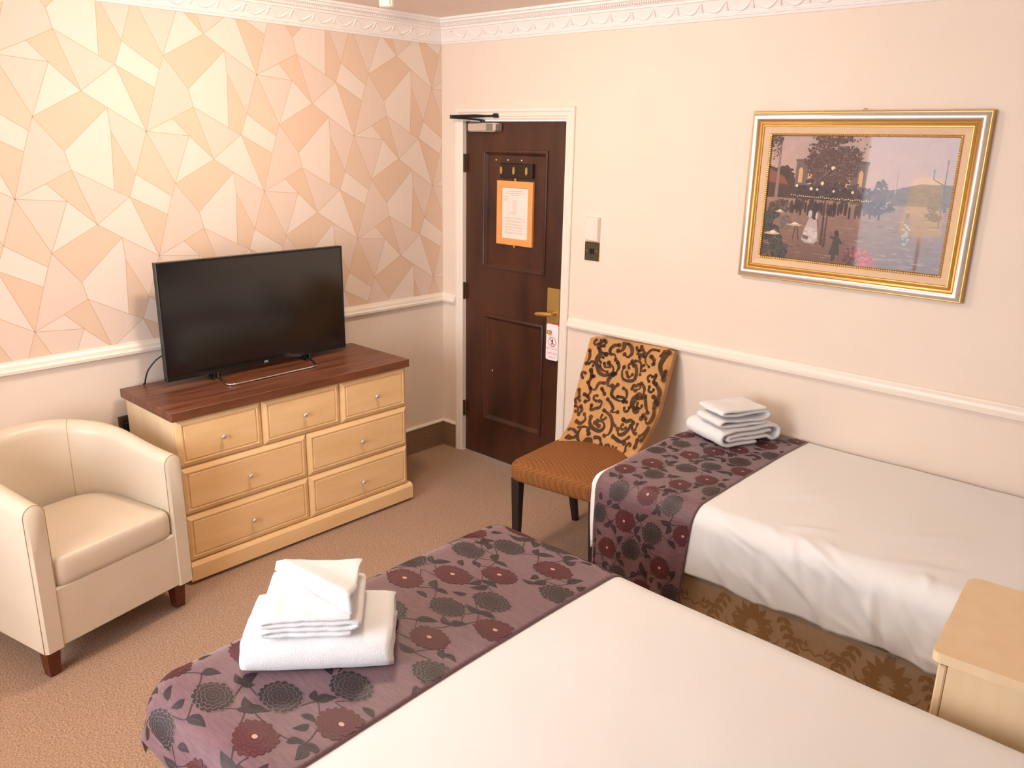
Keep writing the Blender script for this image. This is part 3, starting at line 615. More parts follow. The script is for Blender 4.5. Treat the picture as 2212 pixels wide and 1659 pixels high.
# ------------------------------------------------------------------ television
tv = thing('television', 'black flat screen television on a wire stand on the chest', 'television', (0.175, -1.344, 0.7915))
def TVP(x, y, z): return (x - 0.175, y + 1.344, z - 0.7915)
y0, y1, z0, z1 = -1.828, -0.862, 0.816, 1.347
fnT = lambda u, v, h: TVP(0.150 + h, u, v)
q = MB(); q.frame(y0, y1, z0, z1, [(0, 0.0), (0, 0.028), (0.002, 0.030), (0.009, 0.030), (0.010, 0.0275)], fnT); q.frame(y0, y1, z0, z1, [(0, 0.0), (0.02, -0.012), (0.06, -0.03)], fnT, True); q.build('bezel', M_black, tv)
q = MB(); q.add([fnT(a, b, 0.0278) for a, b in ((y0 + 0.009, z0 + 0.02), (y1 - 0.009, z0 + 0.02), (y1 - 0.009, z1 - 0.009), (y0 + 0.009, z1 - 0.009))], [(0, 1, 2, 3)]); q.build('screen', M_screen, tv, fix=False)
q = MB(); q.box(0.179 - 0.175, 0.181 - 0.175, y0 + 0.004 + 1.344, y1 - 0.004 + 1.344, z0 + 0.001 - 0.7915, z0 + 0.020 - 0.7915); q.build('lower_strip', mat('dark_gloss_strip', (26, 24, 22), 0.25), tv)
q = MB(); text_mb(q, 'JVC', 0.013, lambda a, b: TVP(0.1815, -1.334 + a, 0.8205 + b), 0, lin((210, 205, 200)), 0.0004); q.build('brand_lettering', M_paper, tv, fix=False)
q = MB(); q.tube([TVP(0.155, -1.585, 0.798), TVP(0.20, -1.592, 0.797), TVP(0.30, -1.618, 0.797), TVP(0.325, -1.622, 0.797), TVP(0.342, -1.605, 0.797), TVP(0.345, -1.58, 0.797), TVP(0.335, -1.18, 0.797), TVP(0.330, -1.155, 0.797), TVP(0.312, -1.138, 0.797), TVP(0.20, -1.098, 0.797), TVP(0.155, -1.085, 0.798)], 0.0045, 8); q.build('wire_stand', M_chrome, tv, smooth=True)
for y in (-1.622, -1.122):
    q = MB(); q.tube([TVP(0.165, y, 0.825), TVP(0.16, y + 0.004, 0.810), TVP(0.17, y + 0.012, 0.8035)], [0.010, 0.008, 0.010], 8); q.box(-0.03, 0.03, y - 0.004 + 1.344, y + 0.010 + 1.344, 0.002, 0.008, 0, None, 0.002); q.build('foot', M_black, tv)
for y in (-1.585, -1.085):
    q = MB(); q.box(-0.02, 0.012, y - 0.008 + 1.344, y + 0.008 + 1.344, 0.002, 0.030, 0, None, 0.003); q.build('stand_bracket', M_black, tv)
q = MB(); q.tube([tuple(v) for v in spline([TVP(0.13, -1.76, 0.945), TVP(0.105, -1.825, 0.915), TVP(0.085, -1.866, 0.865), TVP(0.075, -1.880, 0.82), TVP(0.070, -1.882, 0.800), TVP(0.058, -1.884, 0.7965)], 5)], 0.0035, 8); q.build('power_cable', M_black, tv, smooth=True)

# ------------------------------------------------------------------ armchair (local: x across, y towards the back)
AD = (-0.21452, 0.97672); AN = (-0.97672, -0.21452)
ac = thing('tub_armchair', 'cream leather tub armchair beside the chest of drawers', 'armchair', (0.803 + AD[0] * 0.31, -2.635 + AD[1] * 0.31, 0), math.atan2(AD[1], AD[0]))
HW, DEP, TH = 0.313, 0.585, 0.075
def upath(t, off):
    """U-shaped plan line, t 0..1 from left front round the back to right front; off = inset"""
    r = HW - off; Rb = min(r, 0.30 - off * 0.6); str_ = DEP - off - Rb    # straight side length
    arc = PI / 2 * Rb; mid = 2 * (r - Rb); L = 2 * str_ + 2 * arc + mid; s = t * L
    if s < str_: return (-r, s), (-1, 0)
    s -= str_
    if s < arc: a = s / Rb; return (-r + Rb - Rb * math.cos(a), str_ + Rb * math.sin(a)), (-math.cos(a), math.sin(a))
    s -= arc
    if s < mid: return (-r + Rb + s, str_ + Rb), (0, 1)
    s -= mid
    if s < arc: a = s / Rb; return (r - Rb + Rb * math.sin(a), str_ + Rb * math.cos(a)), (math.sin(a), math.cos(a))
    s -= arc
    return (r, str_ - s), (1, 0)
def rim(t): k = math.sin(PI * t); return 0.678 + 0.092 * (k ** 1.5)
m = MB(); NT, prof = 60, []
for i in range(NT + 1):
    t = i / NT; (px, py), (nx, ny) = upath(t, 0.0); zt = rim(t); row = []
    th = TH + 0.015 * math.sin(PI * t); lean = 0.03 * math.sin(PI * t) ** 2
    r = th / 2
    for k in range(4): z = 0.12 + (zt - r - 0.12) * k / 3.0; row.append((px + nx * lean * (z - 0.12) / 0.6 * 0.6, py + ny * lean * (z - 0.12) / 0.6 * 0.6, z))
    for k in range(1, 9):
        a = PI * k / 9; row.append((px + nx * (lean * 0.6 - r + r * math.cos(a)), py + ny * (lean * 0.6 - r + r * math.cos(a)), zt - r + r * math.sin(a)))
    for k in range(4): z = zt - r - (zt - r - 0.121) * k / 3.0; row.append((px - nx * (th - lean * 0.6 * (z - 0.12) / 0.6), py - ny * (th - lean * 0.6 * (z - 0.12) / 0.6), z))
    prof.append(row)
n = len(prof[0]); m.add([v for r_ in prof for v in r_], [(i * n + j, (i + 1) * n + j, (i + 1) * n + j + 1, i * n + j + 1) for i in range(NT) for j in range(n - 1)])
# front faces of the arms, slightly padded
for i, sg in ((0, -1), (NT, 1)):
    row = prof[i]; c = [(x, y, z) for (x, y, z) in row]; cxm = sum(v[0] for v in c) / n
    inner = [((x - cxm) * 0.72 + cxm, -0.012, 0.12 + (z - 0.12) * 0.97 if z > 0.2 else z) for (x, y, z) in c]
    m.add(c + inner, [(j, j + 1, n + j + 1, n + j) for j in range(n - 1)] + [tuple(range(n, 2 * n))])
m.build('shell', M_leather, ac, smooth=True, auto=45)
q = MB(); q.box(-HW + 0.062, HW - 0.062, -0.008, 0.04, 0.12, 0.352, 0, None, 0.008); q.box(-HW + 0.066, HW - 0.066, 0.03, DEP - 0.10, 0.122, 0.335); q.build('seat_base', M_leather, ac)
# cushion
SEC = [(0.0, -1.0), (0.5, -1.0), (0.90, -1.0), (0.96, -0.97), (0.985, -0.85), (0.995, -0.55), (1.0, 0.0), (0.997, 0.45), (0.985, 0.75), (0.965, 0.90), (0.94, 0.975), (0.91, 1.0), (0.80, 1.0), (0.60, 1.0), (0.40, 1.0), (0.2, 1.0), (0.0, 1.0)]
def pad(mb, plan, zc, hz, crown, n=96):
    """upholstered pad: plan(u) gives the outline, SEC the rounded section"""
    P = [plan(k / n) for k in range(n)]; cx = sum(p[0] for p in P) / n; cy = sum(p[1] for p in P) / n; vs = []; rows = SEC[1:-1]
    for (r, z) in rows:
        for (x, y) in P: vs.append((cx + (x - cx) * r, cy + (y - cy) * r, zc + hz * z + (crown * (1 - r * r) if z > 0.5 else 0)))
    m_ = len(rows); vs += [(cx, cy, zc - hz), (cx, cy, zc + hz + crown)]
    fs = [(i * n + k, i * n + (k + 1) % n, (i + 1) * n + (k + 1) % n, (i + 1) * n + k) for i in range(m_ - 1) for k in range(n)]
    fs += [(m_ * n, (k + 1) % n, k) for k in range(n)] + [(m_ * n + 1, (m_ - 1) * n + k, (m_ - 1) * n + (k + 1) % n) for k in range(n)]
    mb.add(vs, fs)
def sgp(w, p): return math.copysign(abs(w) ** p, w)
def cush_plan(u):
    c, s = math.cos(2 * PI * u), math.sin(2 * PI * u)
    return (0.243 * sgp(c, 0.14 if s < 0 else 0.55), 0.222 + 0.236 * sgp(s, 0.14 if s < 0 else 0.75))
q = MB(); pad(q, cush_plan, 0.400, 0.054, 0.016, 120); q.build('seat_cushion', M_leather, ac, smooth=True)
# seams
def seam(pts, r=0.0016): k = MB(); k.tube(pts, r, 6); k.build('seam', M_seam, ac, smooth=True)
for i, sg in ((0, -1), (NT, 1)): seam([(x * 1.0, y - 0.001, z) for (x, y, z) in prof[i][0:]], 0.0013)
for i in (int(NT * 0.36), int(NT * 0.64)): seam([(x, y, z + 0.0005) for (x, y, z) in prof[i][3:]], 0.0013)
for sg in (-1, 1): seam([(sg * (HW - TH + 0.012), -0.0085, 0.34), (sg * (HW - TH + 0.011), -0.0085, 0.23), (sg * (HW - TH + 0.012), -0.0085, 0.125)], 0.0012)
for (x, y) in ((-HW + 0.045, 0.05), (HW - 0.045, 0.05), (-HW + 0.12, DEP - 0.10), (HW - 0.12, DEP - 0.10)):
    q = MB(); a, b = 0.026, 0.019; q.add([(x - b, y - b, 0), (x + b, y - b, 0), (x + b, y + b, 0), (x - b, y + b, 0), (x - a, y - a, 0.122), (x + a, y - a, 0.122), (x + a, y + a, 0.122), (x - a, y + a, 0.122)], [(3, 2, 1, 0), (4, 5, 6, 7), (0, 1, 5, 4), (1, 2, 6, 5), (2, 3, 7, 6), (3, 0, 4, 7)]); q.build('leg', M_legwood, ac)

# ------------------------------------------------------------------ side chair with patterned back
sc_ = thing('upholstered_chair', 'brown upholstered chair with a scroll patterned velvet back', 'chair', (1.5125, -0.5375, 0), math.radians(7.5))
def back(s, t, h=0.0):
    w = 0.185 + 0.045 * min(1, t * 2.2); yc = 0.20 + 0.25 * t; f = 0.25 * max(0, 1 - t / 0.3) ** 2
    return Vector((w * s, yc - f * abs(s) ** 2.2 - h, 0.43 + 0.515 * t))
def bnorm(s, t):
    a = back(s + 0.01, t) - back(s - 0.01, t); b = back(s, t + 0.01) - back(s, t - 0.01); n = a.cross(b); n.normalize()
    return n if n.y < 0 else -n
NS, NB = 28, 30; outl = []
def rounded(s, t):                          # round off the two top corners
    if t > 0.93 and abs(s) > 0.88:
        pass
    return s, t
q = MB(); vs = []
for i in range(NS + 1):
    for j in range(NB + 1):
        s = -1 + 2 * i / NS; t = j / NB
        tt = t * (1.0 - 0.025 * max(0, abs(s) - 0.8) / 0.2 * max(0, abs(s) - 0.8) / 0.2)
        e = max(abs(s) ** 14, (t ** 22)); p = back(s, tt); n = bnorm(s, min(tt, 0.99))
        vs.append(p - n * 0.014 * e)
nb = NB + 1; o1 = len(vs)
for i in range(NS + 1):
    for j in range(NB + 1):
        s = -1 + 2 * i / NS; t = j / NB; p = back(s * 0.985, t * 0.992); n = bnorm(s, min(t, 0.99)); vs.append(p - n * 0.058 - Vector((0, 0, 0)))
fs = []
for i in range(NS):
    for j in range(NB): fs += [(i * nb + j, (i + 1) * nb + j, (i + 1) * nb + j + 1, i * nb + j + 1), (o1 + i * nb + j, o1 + i * nb + j + 1, o1 + (i + 1) * nb + j + 1, o1 + (i + 1) * nb + j)]
for j in range(NB):
    for i in (0, NS): fs.append((i * nb + j, i * nb + j + 1, o1 + i * nb + j + 1, o1 + i * nb + j))
for i in range(NS):
    for j in (0, NB): fs.append((i * nb + j, (i + 1) * nb + j, o1 + (i + 1) * nb + j, o1 + i * nb + j))
q.add(vs, fs); bk = q.build('backrest', M_velvet, sc_, smooth=True, auto=60); bk['label'] = 'gold velvet back with dark cut velvet scrolls'
STR = [(24,[(-.03,1.0),(-.14,.99),(-.12,.94),(-.16,.9),(-.23,.9)]),(22,[(-.24,.95),(-.35,.94),(-.42,.9),(-.38,.86),(-.28,.86),(-.23,.82)]),(22,[(-.05,.98),(.05,.95),(.1,.9),(.03,.86),(-.06,.88)]),(26,[(-.48,.85),(-.61,.85),(-.68,.8),(-.63,.74),(-.52,.68),(-.37,.67),(-.23,.7),(-.24,.75),(-.37,.78)]),(18,[(-.56,.74),(-.48,.71),(-.35,.7)]),(18,[(-.47,.77),(-.42,.74),(-.32,.75)]),(20,[(-.63,.64),(-.69,.62),(-.7,.57),(-.63,.53)]),(26,[(-.19,.69),(-.27,.64),(-.25,.59),(-.15,.59)]),(20,[(-.35,.6),(-.47,.59),(-.52,.53),(-.63,.53)]),(22,[(-.37,.55),(-.28,.51)]),(22,[(-.74,.47),(-.66,.46),(-.6,.43),(-.69,.41)]),(20,[(-.74,.58),(-.62,.51),(-.66,.46)]),(22,[(.16,.83),(.26,.8),(.32,.74),(.31,.68),(.19,.66),(.05,.67),(-.01,.73),(.01,.77)]),(18,[(.1,.73),(.17,.69),(.24,.72)]),(20,[(.32,.6),(.33,.63),(.4,.63),(.44,.65),(.49,.62),(.4,.59)]),(22,[(-.03,.61),(-.11,.56),(-.1,.51),(.06,.48),(.2,.48)]),(18,[(.04,.51),(.18,.51),(.27,.48)]),(18,[(.12,.59),(.21,.57),(.24,.52),(.2,.48)]),(20,[(-.17,.47),(-.07,.44),(.01,.4),(-.02,.37),(.14,.38)]),(20,[(-.52,.39),(-.52,.35),(-.41,.37),(-.31,.39),(-.29,.44),(-.35,.44)]),(22,[(-.19,.37),(.01,.33),(.1,.25),(.07,.18),(-.03,.16)]),(24,[(-.48,.29),(-.48,.24),(-.36,.2),(-.18,.19),(-.09,.23),(-.15,.27),(-.29,.27)]),(24,[(-.34,.25),(-.23,.23)]),(20,[(-.82,.23),(-.7,.22),(-.61,.26),(-.66,.3)]),(14,[(-.72,.19),(-.59,.2),(-.42,.2)]),(16,[(-.66,.19),(-.68,.14),(-.62,.1),(-.52,.07)]),(14,[(-.68,.14),(-.82,.17),(-.91,.17)]),(18,[(-.86,.12),(-.77,.11),(-.71,.12)]),(40,[(-.41,.09),(-.38,.09)]),(22,[(-.43,.15),(-.47,.18)]),(22,[(-.25,.13),(-.13,.13),(-.06,.08)]),(24,[(.32,.33),(.41,.32),(.51,.34),(.57,.32)]),(24,[(.55,.29),(.46,.22),(.33,.2),(.26,.24)]),(18,[(.55,.29),(.69,.24),(.73,.24)]),(14,[(.68,.96),(.53,.96),(.44,.91),(.45,.85),(.56,.81)]),(22,[(.55,.9),(.64,.87),(.64,.84)]),(30,[(.9,.96),(.83,.9),(.8,.84),(.87,.77),(.95,.73)]),(18,[(.93,.79),(.95,.80)]),(16,[(.93,.76),(.95,.77)]),(24,[(.80,.68),(.90,.64),(.94,.59),(.88,.55),(.83,.57)]),(36,[(.92,.52),(.95,.53)]),(20,[(.90,.48),(.94,.42),(.93,.36),(.87,.34),(.81,.38)]),(16,[(.95,.31),(.92,.27),(.85,.23)]),(20,[(.95,.28),(.95,.21)]),(20,[(.49,.66),(.59,.62),(.59,.54)]),(22,[(.65,.56),(.71,.49),(.8,.43)]),(16,[(.23,.84),(.36,.83),(.41,.73)]),(24,[(.2,.17),(.39,.15),(.57,.15)]),(22,[(-.17,.8),(-.11,.76),(-.15,.7)]),(26,[(-.74,.69),(-.68,.64)]),(22,[(-.78,.36),(-.74,.33),(-.81,.29)]),(40,[(.51,.55),(.43,.52),(.42,.46),(.53,.43)]),(24,[(.74,.4),(.71,.37)]),(14,[(.68,.32),(.68,.27)]),(22,[(-.71,.9),(-.65,.87)]),(18,[(.81,.96),(.76,.92)]),(20,[(.76,.75),(.75,.69)]),(16,[(.18,.26),(.11,.28)]),(20,[(.85,.2),(.9,.16)]),(18,[(.61,.2),(.52,.16)]),(20,[(-.9,.86),(-.86,.8),(-.9,.74)]),(20,[(-.9,.5),(-.86,.44)])]
q = MB(); HB = 0.0016
def bp(x, t): s = max(-0.985, min(0.985, x / (0.185 + 0.045 * min(1, t * 2.2)))); t = max(0.0, min(0.985, t)); return back(s, t) + bnorm(s, t) * HB
def bstroke(pts, w, ends=True):
    P2 = [(s * (0.185 + 0.045 * min(1, t * 2.2)), t * 0.54) for s, t in pts]
    st = stroke(P2, w, True); vs = []
    for a, b in st: vs += [bp(a[0], a[1] / 0.54), bp(b[0], b[1] / 0.54)]
    q.add(vs, [(2 * i, 2 * i + 1, 2 * i + 3, 2 * i + 2) for i in range(len(st) - 1)])
    if ends:
        for (x, y) in (P2[0], P2[-1]):
            r = w * 0.62; q.add([bp(x + r * math.cos(2 * PI * k / 10), (y + r * math.sin(2 * PI * k / 10)) / 0.54) for k in range(10)], [tuple(range(10))])
for w, pts in STR: bstroke(pts, w / 4.147 / 310)
rs = random.Random(17); allp = [p_ for _, pts in STR for p_ in pts]
for _ in range(900):
    s0, t0 = rs.uniform(-0.94, 0.94), rs.uniform(0.06, 0.96)
    if min(math.hypot((a - s0) * 0.22, (b - t0) * 0.52) for a, b in allp) < 0.025: continue
    a0_ = rs.uniform(0, 2 * PI); sg = rs.choice((-1, 1)); pts = []
    for k in range(5):
        a_ = a0_ + sg * k * 0.95; r_ = 0.018 - 0.0026 * k; pts.append((s0 + r_ * math.cos(a_) / 0.22, t0 + r_ * math.sin(a_) / 0.52))
    if any(abs(a) > 0.96 or not 0.02 < b < 0.98 for a, b in pts): continue
    bstroke(pts, 0.0125); allp += pts
for (s0, t0) in ((-0.64, 0.965), (0.31, 0.935)):
    x0, y0_ = s0 * 0.23, t0 * 0.54 - 0.012
    for k in range(6):
        a = 2 * PI * k / 6 + 0.3; x, y = x0 + 0.017 * math.cos(a), y0_ + 0.017 * math.sin(a)
        q.add([bp(x + 0.0085 * math.cos(2 * PI * j / 8), (y + 0.0085 * math.sin(2 * PI * j / 8)) / 0.54) for j in range(8)], [tuple(range(8))])
q.build('scroll_pattern', M_scroll, bk, fix=False)
# seat
def seat_plan(u):
    c, s = math.cos(2 * PI * u), math.sin(2 * PI * u); py = sgp(s, 0.22); return ((0.243 - 0.02 * (py + 1) / 2) * sgp(c, 0.22), -0.012 + 0.236 * py)
q = MB(); pad(q, seat_plan, 0.430, 0.042, 0.014, 100); st_ = q.build('seat', M_seat, sc_, smooth=True)
for (x, y, lean) in ((-0.205, -0.205, 0), (0.205, -0.205, 0), (-0.17, 0.19, 0.09), (0.17, 0.19, 0.09)):
    q = MB(); a, b = 0.022, 0.013
    q.add([(x - b, y + lean - b, 0), (x + b, y + lean - b, 0), (x + b, y + lean + b, 0), (x - b, y + lean + b, 0), (x - a, y - a, 0.395), (x + a, y - a, 0.395), (x + a, y + a, 0.395), (x - a, y + a, 0.395)], [(3, 2, 1, 0), (4, 5, 6, 7), (0, 1, 5, 4), (1, 2, 6, 5), (2, 3, 7, 6), (3, 0, 4, 7)]); q.build('leg', M_darkleg, sc_)

# ------------------------------------------------------------------ beds
class Cloth:
    """a cloth laid over a box top: flat coordinates (x, y) to a point in the room"""
    def __init__(s, x0, x1, y0, y1, zt, R=0.085, flare=0.12, seed=0.0, wr=None, amp=0.004): s.b = (x0, x1, y0, y1); s.zt = zt; s.R = R; s.fl = flare; s.seed = seed; s.wr = wr; s.amp = amp
    def raw(s, px, py):
        x0, x1, y0, y1 = s.b; R = s.R; cx = min(max(px, x0 + R), x1 - R); cy = min(max(py, y0 + R), y1 - R); ex, ey = px - cx, py - cy; d = math.hypot(ex, ey)
        dome = 0.012 * math.sin(PI * min(1, max(0, (cy - y0) / (y1 - y0))))
        if d < 1e-7: return Vector((cx, cy, s.zt + dome))
        if d < PI * R / 2: h, v = R * math.sin(d / R), R * (1 - math.cos(d / R))
        else:
            fl = s.fl * min(1, max(0, -ey / d))      # only the near side hangs outwards
            h, v = R + fl * (d - PI * R / 2), R + (d - PI * R / 2) * math.sqrt(1 - fl ** 2)
        return Vector((cx + ex / d * h, cy + ey / d * h, s.zt + dome - v))
    def norm(s, px, py):
        e = 0.004; n = (s.raw(px + e, py) - s.raw(px - e, py)).cross(s.raw(px, py + e) - s.raw(px, py - e)); n.normalize(); return n
    def at(s, px, py, h=0.0):
        p = s.raw(px, py); n = s.norm(px, py); w = s.amp * noise.noise(Vector((px * 3.1 + s.seed, py * 3.1, 0.3))) + s.amp * 0.4 * noise.noise(Vector((px * 9 + s.seed, py * 9, 2.3)))
        if s.wr: w += s.wr(px, py, p)
        return p + n * (w + h)
BX0, BX1 = 1.868, 3.90
def ridge(px, py, a, b, w, amp):
    ax, ay = a; bx, by = b; dx, dy = bx - ax, by - ay; L = dx * dx + dy * dy; t = max(0, min(1, ((px - ax) * dx + (py - ay) * dy) / L)); d = math.hypot(px - ax - t * dx, py - ay - t * dy)
    return amp * math.exp(-(d / w) ** 2) * math.sin(PI * min(1, max(0, 0.08 + 0.84 * t)))
R1 = [((2.62, -0.98), (2.84, -1.13), .018, .011), ((2.70, -0.93), (2.78, -1.10), .016, .012), ((2.74, -0.92), (2.95, -1.02), .014, .010), ((2.90, -0.99), (3.12, -1.20), .020, .012), ((2.55, -1.10), (2.72, -1.22), .014, .008), ((2.98, -1.00), (3.02, -1.20), .014, .010), ((2.42, -1.08), (2.52, -1.20), .012, .008), ((3.05, -1.02), (3.2, -1.22), .016, .012), ((2.80, -1.10), (2.90, -1.24), .014, .010), ((2.64, -0.88), (2.80, -0.80), .018, .007), ((2.96, -0.90), (3.2, -0.80), .025, .006), ((2.45, -0.95), (2.60, -0.99), .012, .006), ((2.9, -.75), (3.15, -.52), .03, .005), ((2.5, -.7), (2.7, -.5), .03, .004)]
_rw = random.Random(4); R1B = []
for _k in range(46):
    _x = _rw.uniform(2.40, 3.35); _y = _rw.uniform(-1.16, -0.86); _a = _rw.uniform(-1.2, -0.2); _l = _rw.uniform(0.06, 0.16)
    R1B.append(((_x, _y), (_x + _l * math.cos(_a), _y + _l * math.sin(_a)), _rw.uniform(0.007, 0.012), _rw.uniform(0.002, 0.006)))
def wr1(px, py, p):
    w = sum(ridge(px, py, *r) for r in R1) + sum(ridge(px, py, *r) for r in R1B)
    if py < -0.92: k = min(1, (-0.92 - py) / 0.25); w += k * 0.012 * noise.noise(Vector((px * 9, py * 2.0, 5.1))) + k * 0.006 * noise.noise(Vector((px * 21, py * 5, 1.1)))
    return w
D1 = Cloth(BX0, BX1, -0.968, 0.06, 0.640, 0.075, 0.02, 0.0, wr1)
D2 = Cloth(BX0 + 0.01, BX1, -2.745, -1.475, 0.640, 0.10, 0.34, 7.0, None, 0.003)
def damask_motif(fn, parent):
    q = MB()
    lay = [0.0]
    def P(pts):
        lay[0] += 2e-6; q.add([fn(u, v, lay[0]) for u, v in pts], [tuple(range(len(pts)))])
    def S(pts, w, M):
        st = stroke([M(*p_) for p_ in pts], w, True, 4); vs = []
        lay[0] += 2e-6
        for a, b in st: vs += [fn(a[0], a[1], lay[0]), fn(b[0], b[1], lay[0])]
        q.add(vs, [(2 * i, 2 * i + 1, 2 * i + 3, 2 * i + 2) for i in range(len(st) - 1)])
    def leaf(x, y, a, l, w, M):
        pts = []
        for k in range(7): t = k / 6; pts.append((t * l, w * math.sin(PI * t ** 0.8)))
        for k in range(5, 0, -1): t = k / 6; pts.append((t * l, -w * math.sin(PI * t ** 0.8)))
        P([M(x + p_[0] * math.cos(a) - p_[1] * math.sin(a), y + p_[0] * math.sin(a) + p_[1] * math.cos(a)) for p_ in pts])
    def medallion(cu, cv_, sc, up):
        for mx in (-1, 1):
            M = lambda a, b: (cu + mx * a * sc, cv_ + up * b * sc)
            for k in range(6):
                a = math.radians(84 - k * 24); r0 = 0.03; L = 0.075 - 0.004 * k
                leaf(r0 * math.cos(a) * 0.6, r0 * math.sin(a), a, L, 0.0125, M)
            for k in range(5):
                a = math.radians(-60 - k * 8); leaf(0.006 + 0.012 * k, -0.035 + 0.004 * k, a, 0.055, 0.0075, M)
            S([(0.01, -0.005), (0.045, -0.01), (0.07, 0.012), (0.062, 0.035), (0.045, 0.03), (0.048, 0.018)], 0.008, M)
            S([(0.012, -0.02), (0.05, -0.035), (0.085, -0.025), (0.10, 0.0)], 0.009, M)
            # feathered side garland
            for k in range(9):
                t = k / 8; x = 0.10 + 0.075 * math.sin(t * 1.5); y = 0.085 - 0.21 * t; a = math.radians(-75 - 20 * t)
                leaf(x, y, a + 0.75, 0.040, 0.0095, M); leaf(x, y, a - 0.75, 0.034, 0.0085, M)
            S([(0.10, 0.085), (0.145, 0.02), (0.175, -0.06), (0.17, -0.125)], 0.006, M)
        M = lambda a, b: (cu + a * sc, cv_ + up * b * sc); leaf(0, 0.03, PI / 2, 0.07, 0.010, M); leaf(0, -0.03, -PI / 2, 0.06, 0.010, M)
    def bud(cu, cv_):
        for mx in (-1, 1):
            M = lambda a, b: (cu + mx * a, cv_ + b)
            for k in range(5):
                a = math.radians(85 - k * 18); leaf(0.005 + 0.007 * k, -0.03, a, 0.062 - 0.006 * k, 0.008, M)
            S([(0.0, 0.06), (0.02, 0.075), (0.045, 0.065), (0.06, 0.085), (0.085, 0.09), (0.09, 0.07), (0.075, 0.065)], 0.008, M)
            for k in range(5): leaf(0.03 + 0.012 * k, 0.08 + 0.004 * k, math.radians(70 - 25 * k), 0.03, 0.006, M)
        M = lambda a, b: (cu + a, cv_ + b); leaf(0, -0.02, PI / 2, 0.06, 0.010, M)
    for c in (2.12, 2.585, 3.05, 3.515): medallion(c, 0.232, 1.05, 1); bud(c + 0.2325, 0.165)
    o_ = q.build('damask_motif', M_damask2, parent, fix=False); return o_
def bed(name, label, y0, y1, cloth):
    b = thing(name, label, 'bed', ((BX0 + BX1) / 2, (y0 + y1) / 2, 0)); cx, cy = (BX0 + BX1) / 2, (y0 + y1) / 2
    q = MB(); q.box(1.95 - cx, 3.89 - cx, y0 + 0.03 - cy, y1 - 0.01 - cy, 0.03, 0.338, 0, None, 0.012); db = q.build('divan_base', M_damask, b); db['label'] = 'beige damask divan base'
    q = MB(); q.box(1.94 - cx, 3.89 - cx, y0 + 0.045 - cy, y1 - 0.03 - cy, 0.342, 0.53, 0, None, 0.03); q.build('mattress', M_mattress, b)
    for x in (2.05, 3.75):
        for y in (y0 + 0.12, y1 - 0.12):
            q = MB(); q.lathe([(0.025, 0), (0.025, 0.03)], 10, 0, Matrix.Translation((x - cx, y - cy, 0))); q.build('castor', M_black, b)
    q = MB(); q.box(3.90 - cx, 3.96 - cx, y0 - cy, y1 - 0.01 - cy, 0.05, 1.10, 0, None, 0.02); q.build('headboard', M_headboard, b)
    return b, db, cx, cy
b1, db1, c1x, c1y = bed('single_bed', 'single divan bed against the door wall with a damask base', -0.925, -0.02, D1)
damask_motif(lambda u, v, h=0.0: (u - c1x, -0.925 + 0.03 - c1y - 0.0008 - h, v), db1)
b2, db2, c2x, c2y = bed('double_bed', 'wide divan bed between the window side and the single bed', -2.64, -1.51, D2)
def duvet(label, cl, px0, px1, py0, py1, nx, ny, hem):
    me = MB(); vs = []; T = 0.02
    for i in range(nx):
        for j in range(ny):
            a = i / (nx - 1); b = j / (ny - 1); px = px0 + (px1 - px0) * a; lo = py0 + hem(px); py = lo + (py1 - lo) * b
            vs.append(cl.at(px, py))
    fs = [(i * ny + j, (i + 1) * ny + j, (i + 1) * ny + j + 1, i * ny + j + 1) for i in range(nx - 1) for j in range(ny - 1)]
    me.add(vs, fs); o_ = me.build('duvet', M_linen, None, smooth=True)
    s_ = o_.modifiers.new('thickness', 'SOLIDIFY'); s_.thickness = 0.022; s_.offset = -1
    return tag(o_, label, 'duvet')
hem1 = lambda x: 0.006 * math.sin(x * 9.0) + 0.005 * math.sin(x * 23 + 1) + 0.02 * max(0, x - 2.6)
duvet('white duvet on the single bed beside the painting wall', D1, BX0 - 0.14, BX1 - 0.02, -1.195, -0.022, 250, 150, hem1)
duvet('smooth white duvet on the wide bed, under the terry towels', D2, BX0 - 0.085, BX1 - 0.02, -2.785, -1.475 + 0.16, 90, 90, lambda x: 0.0)

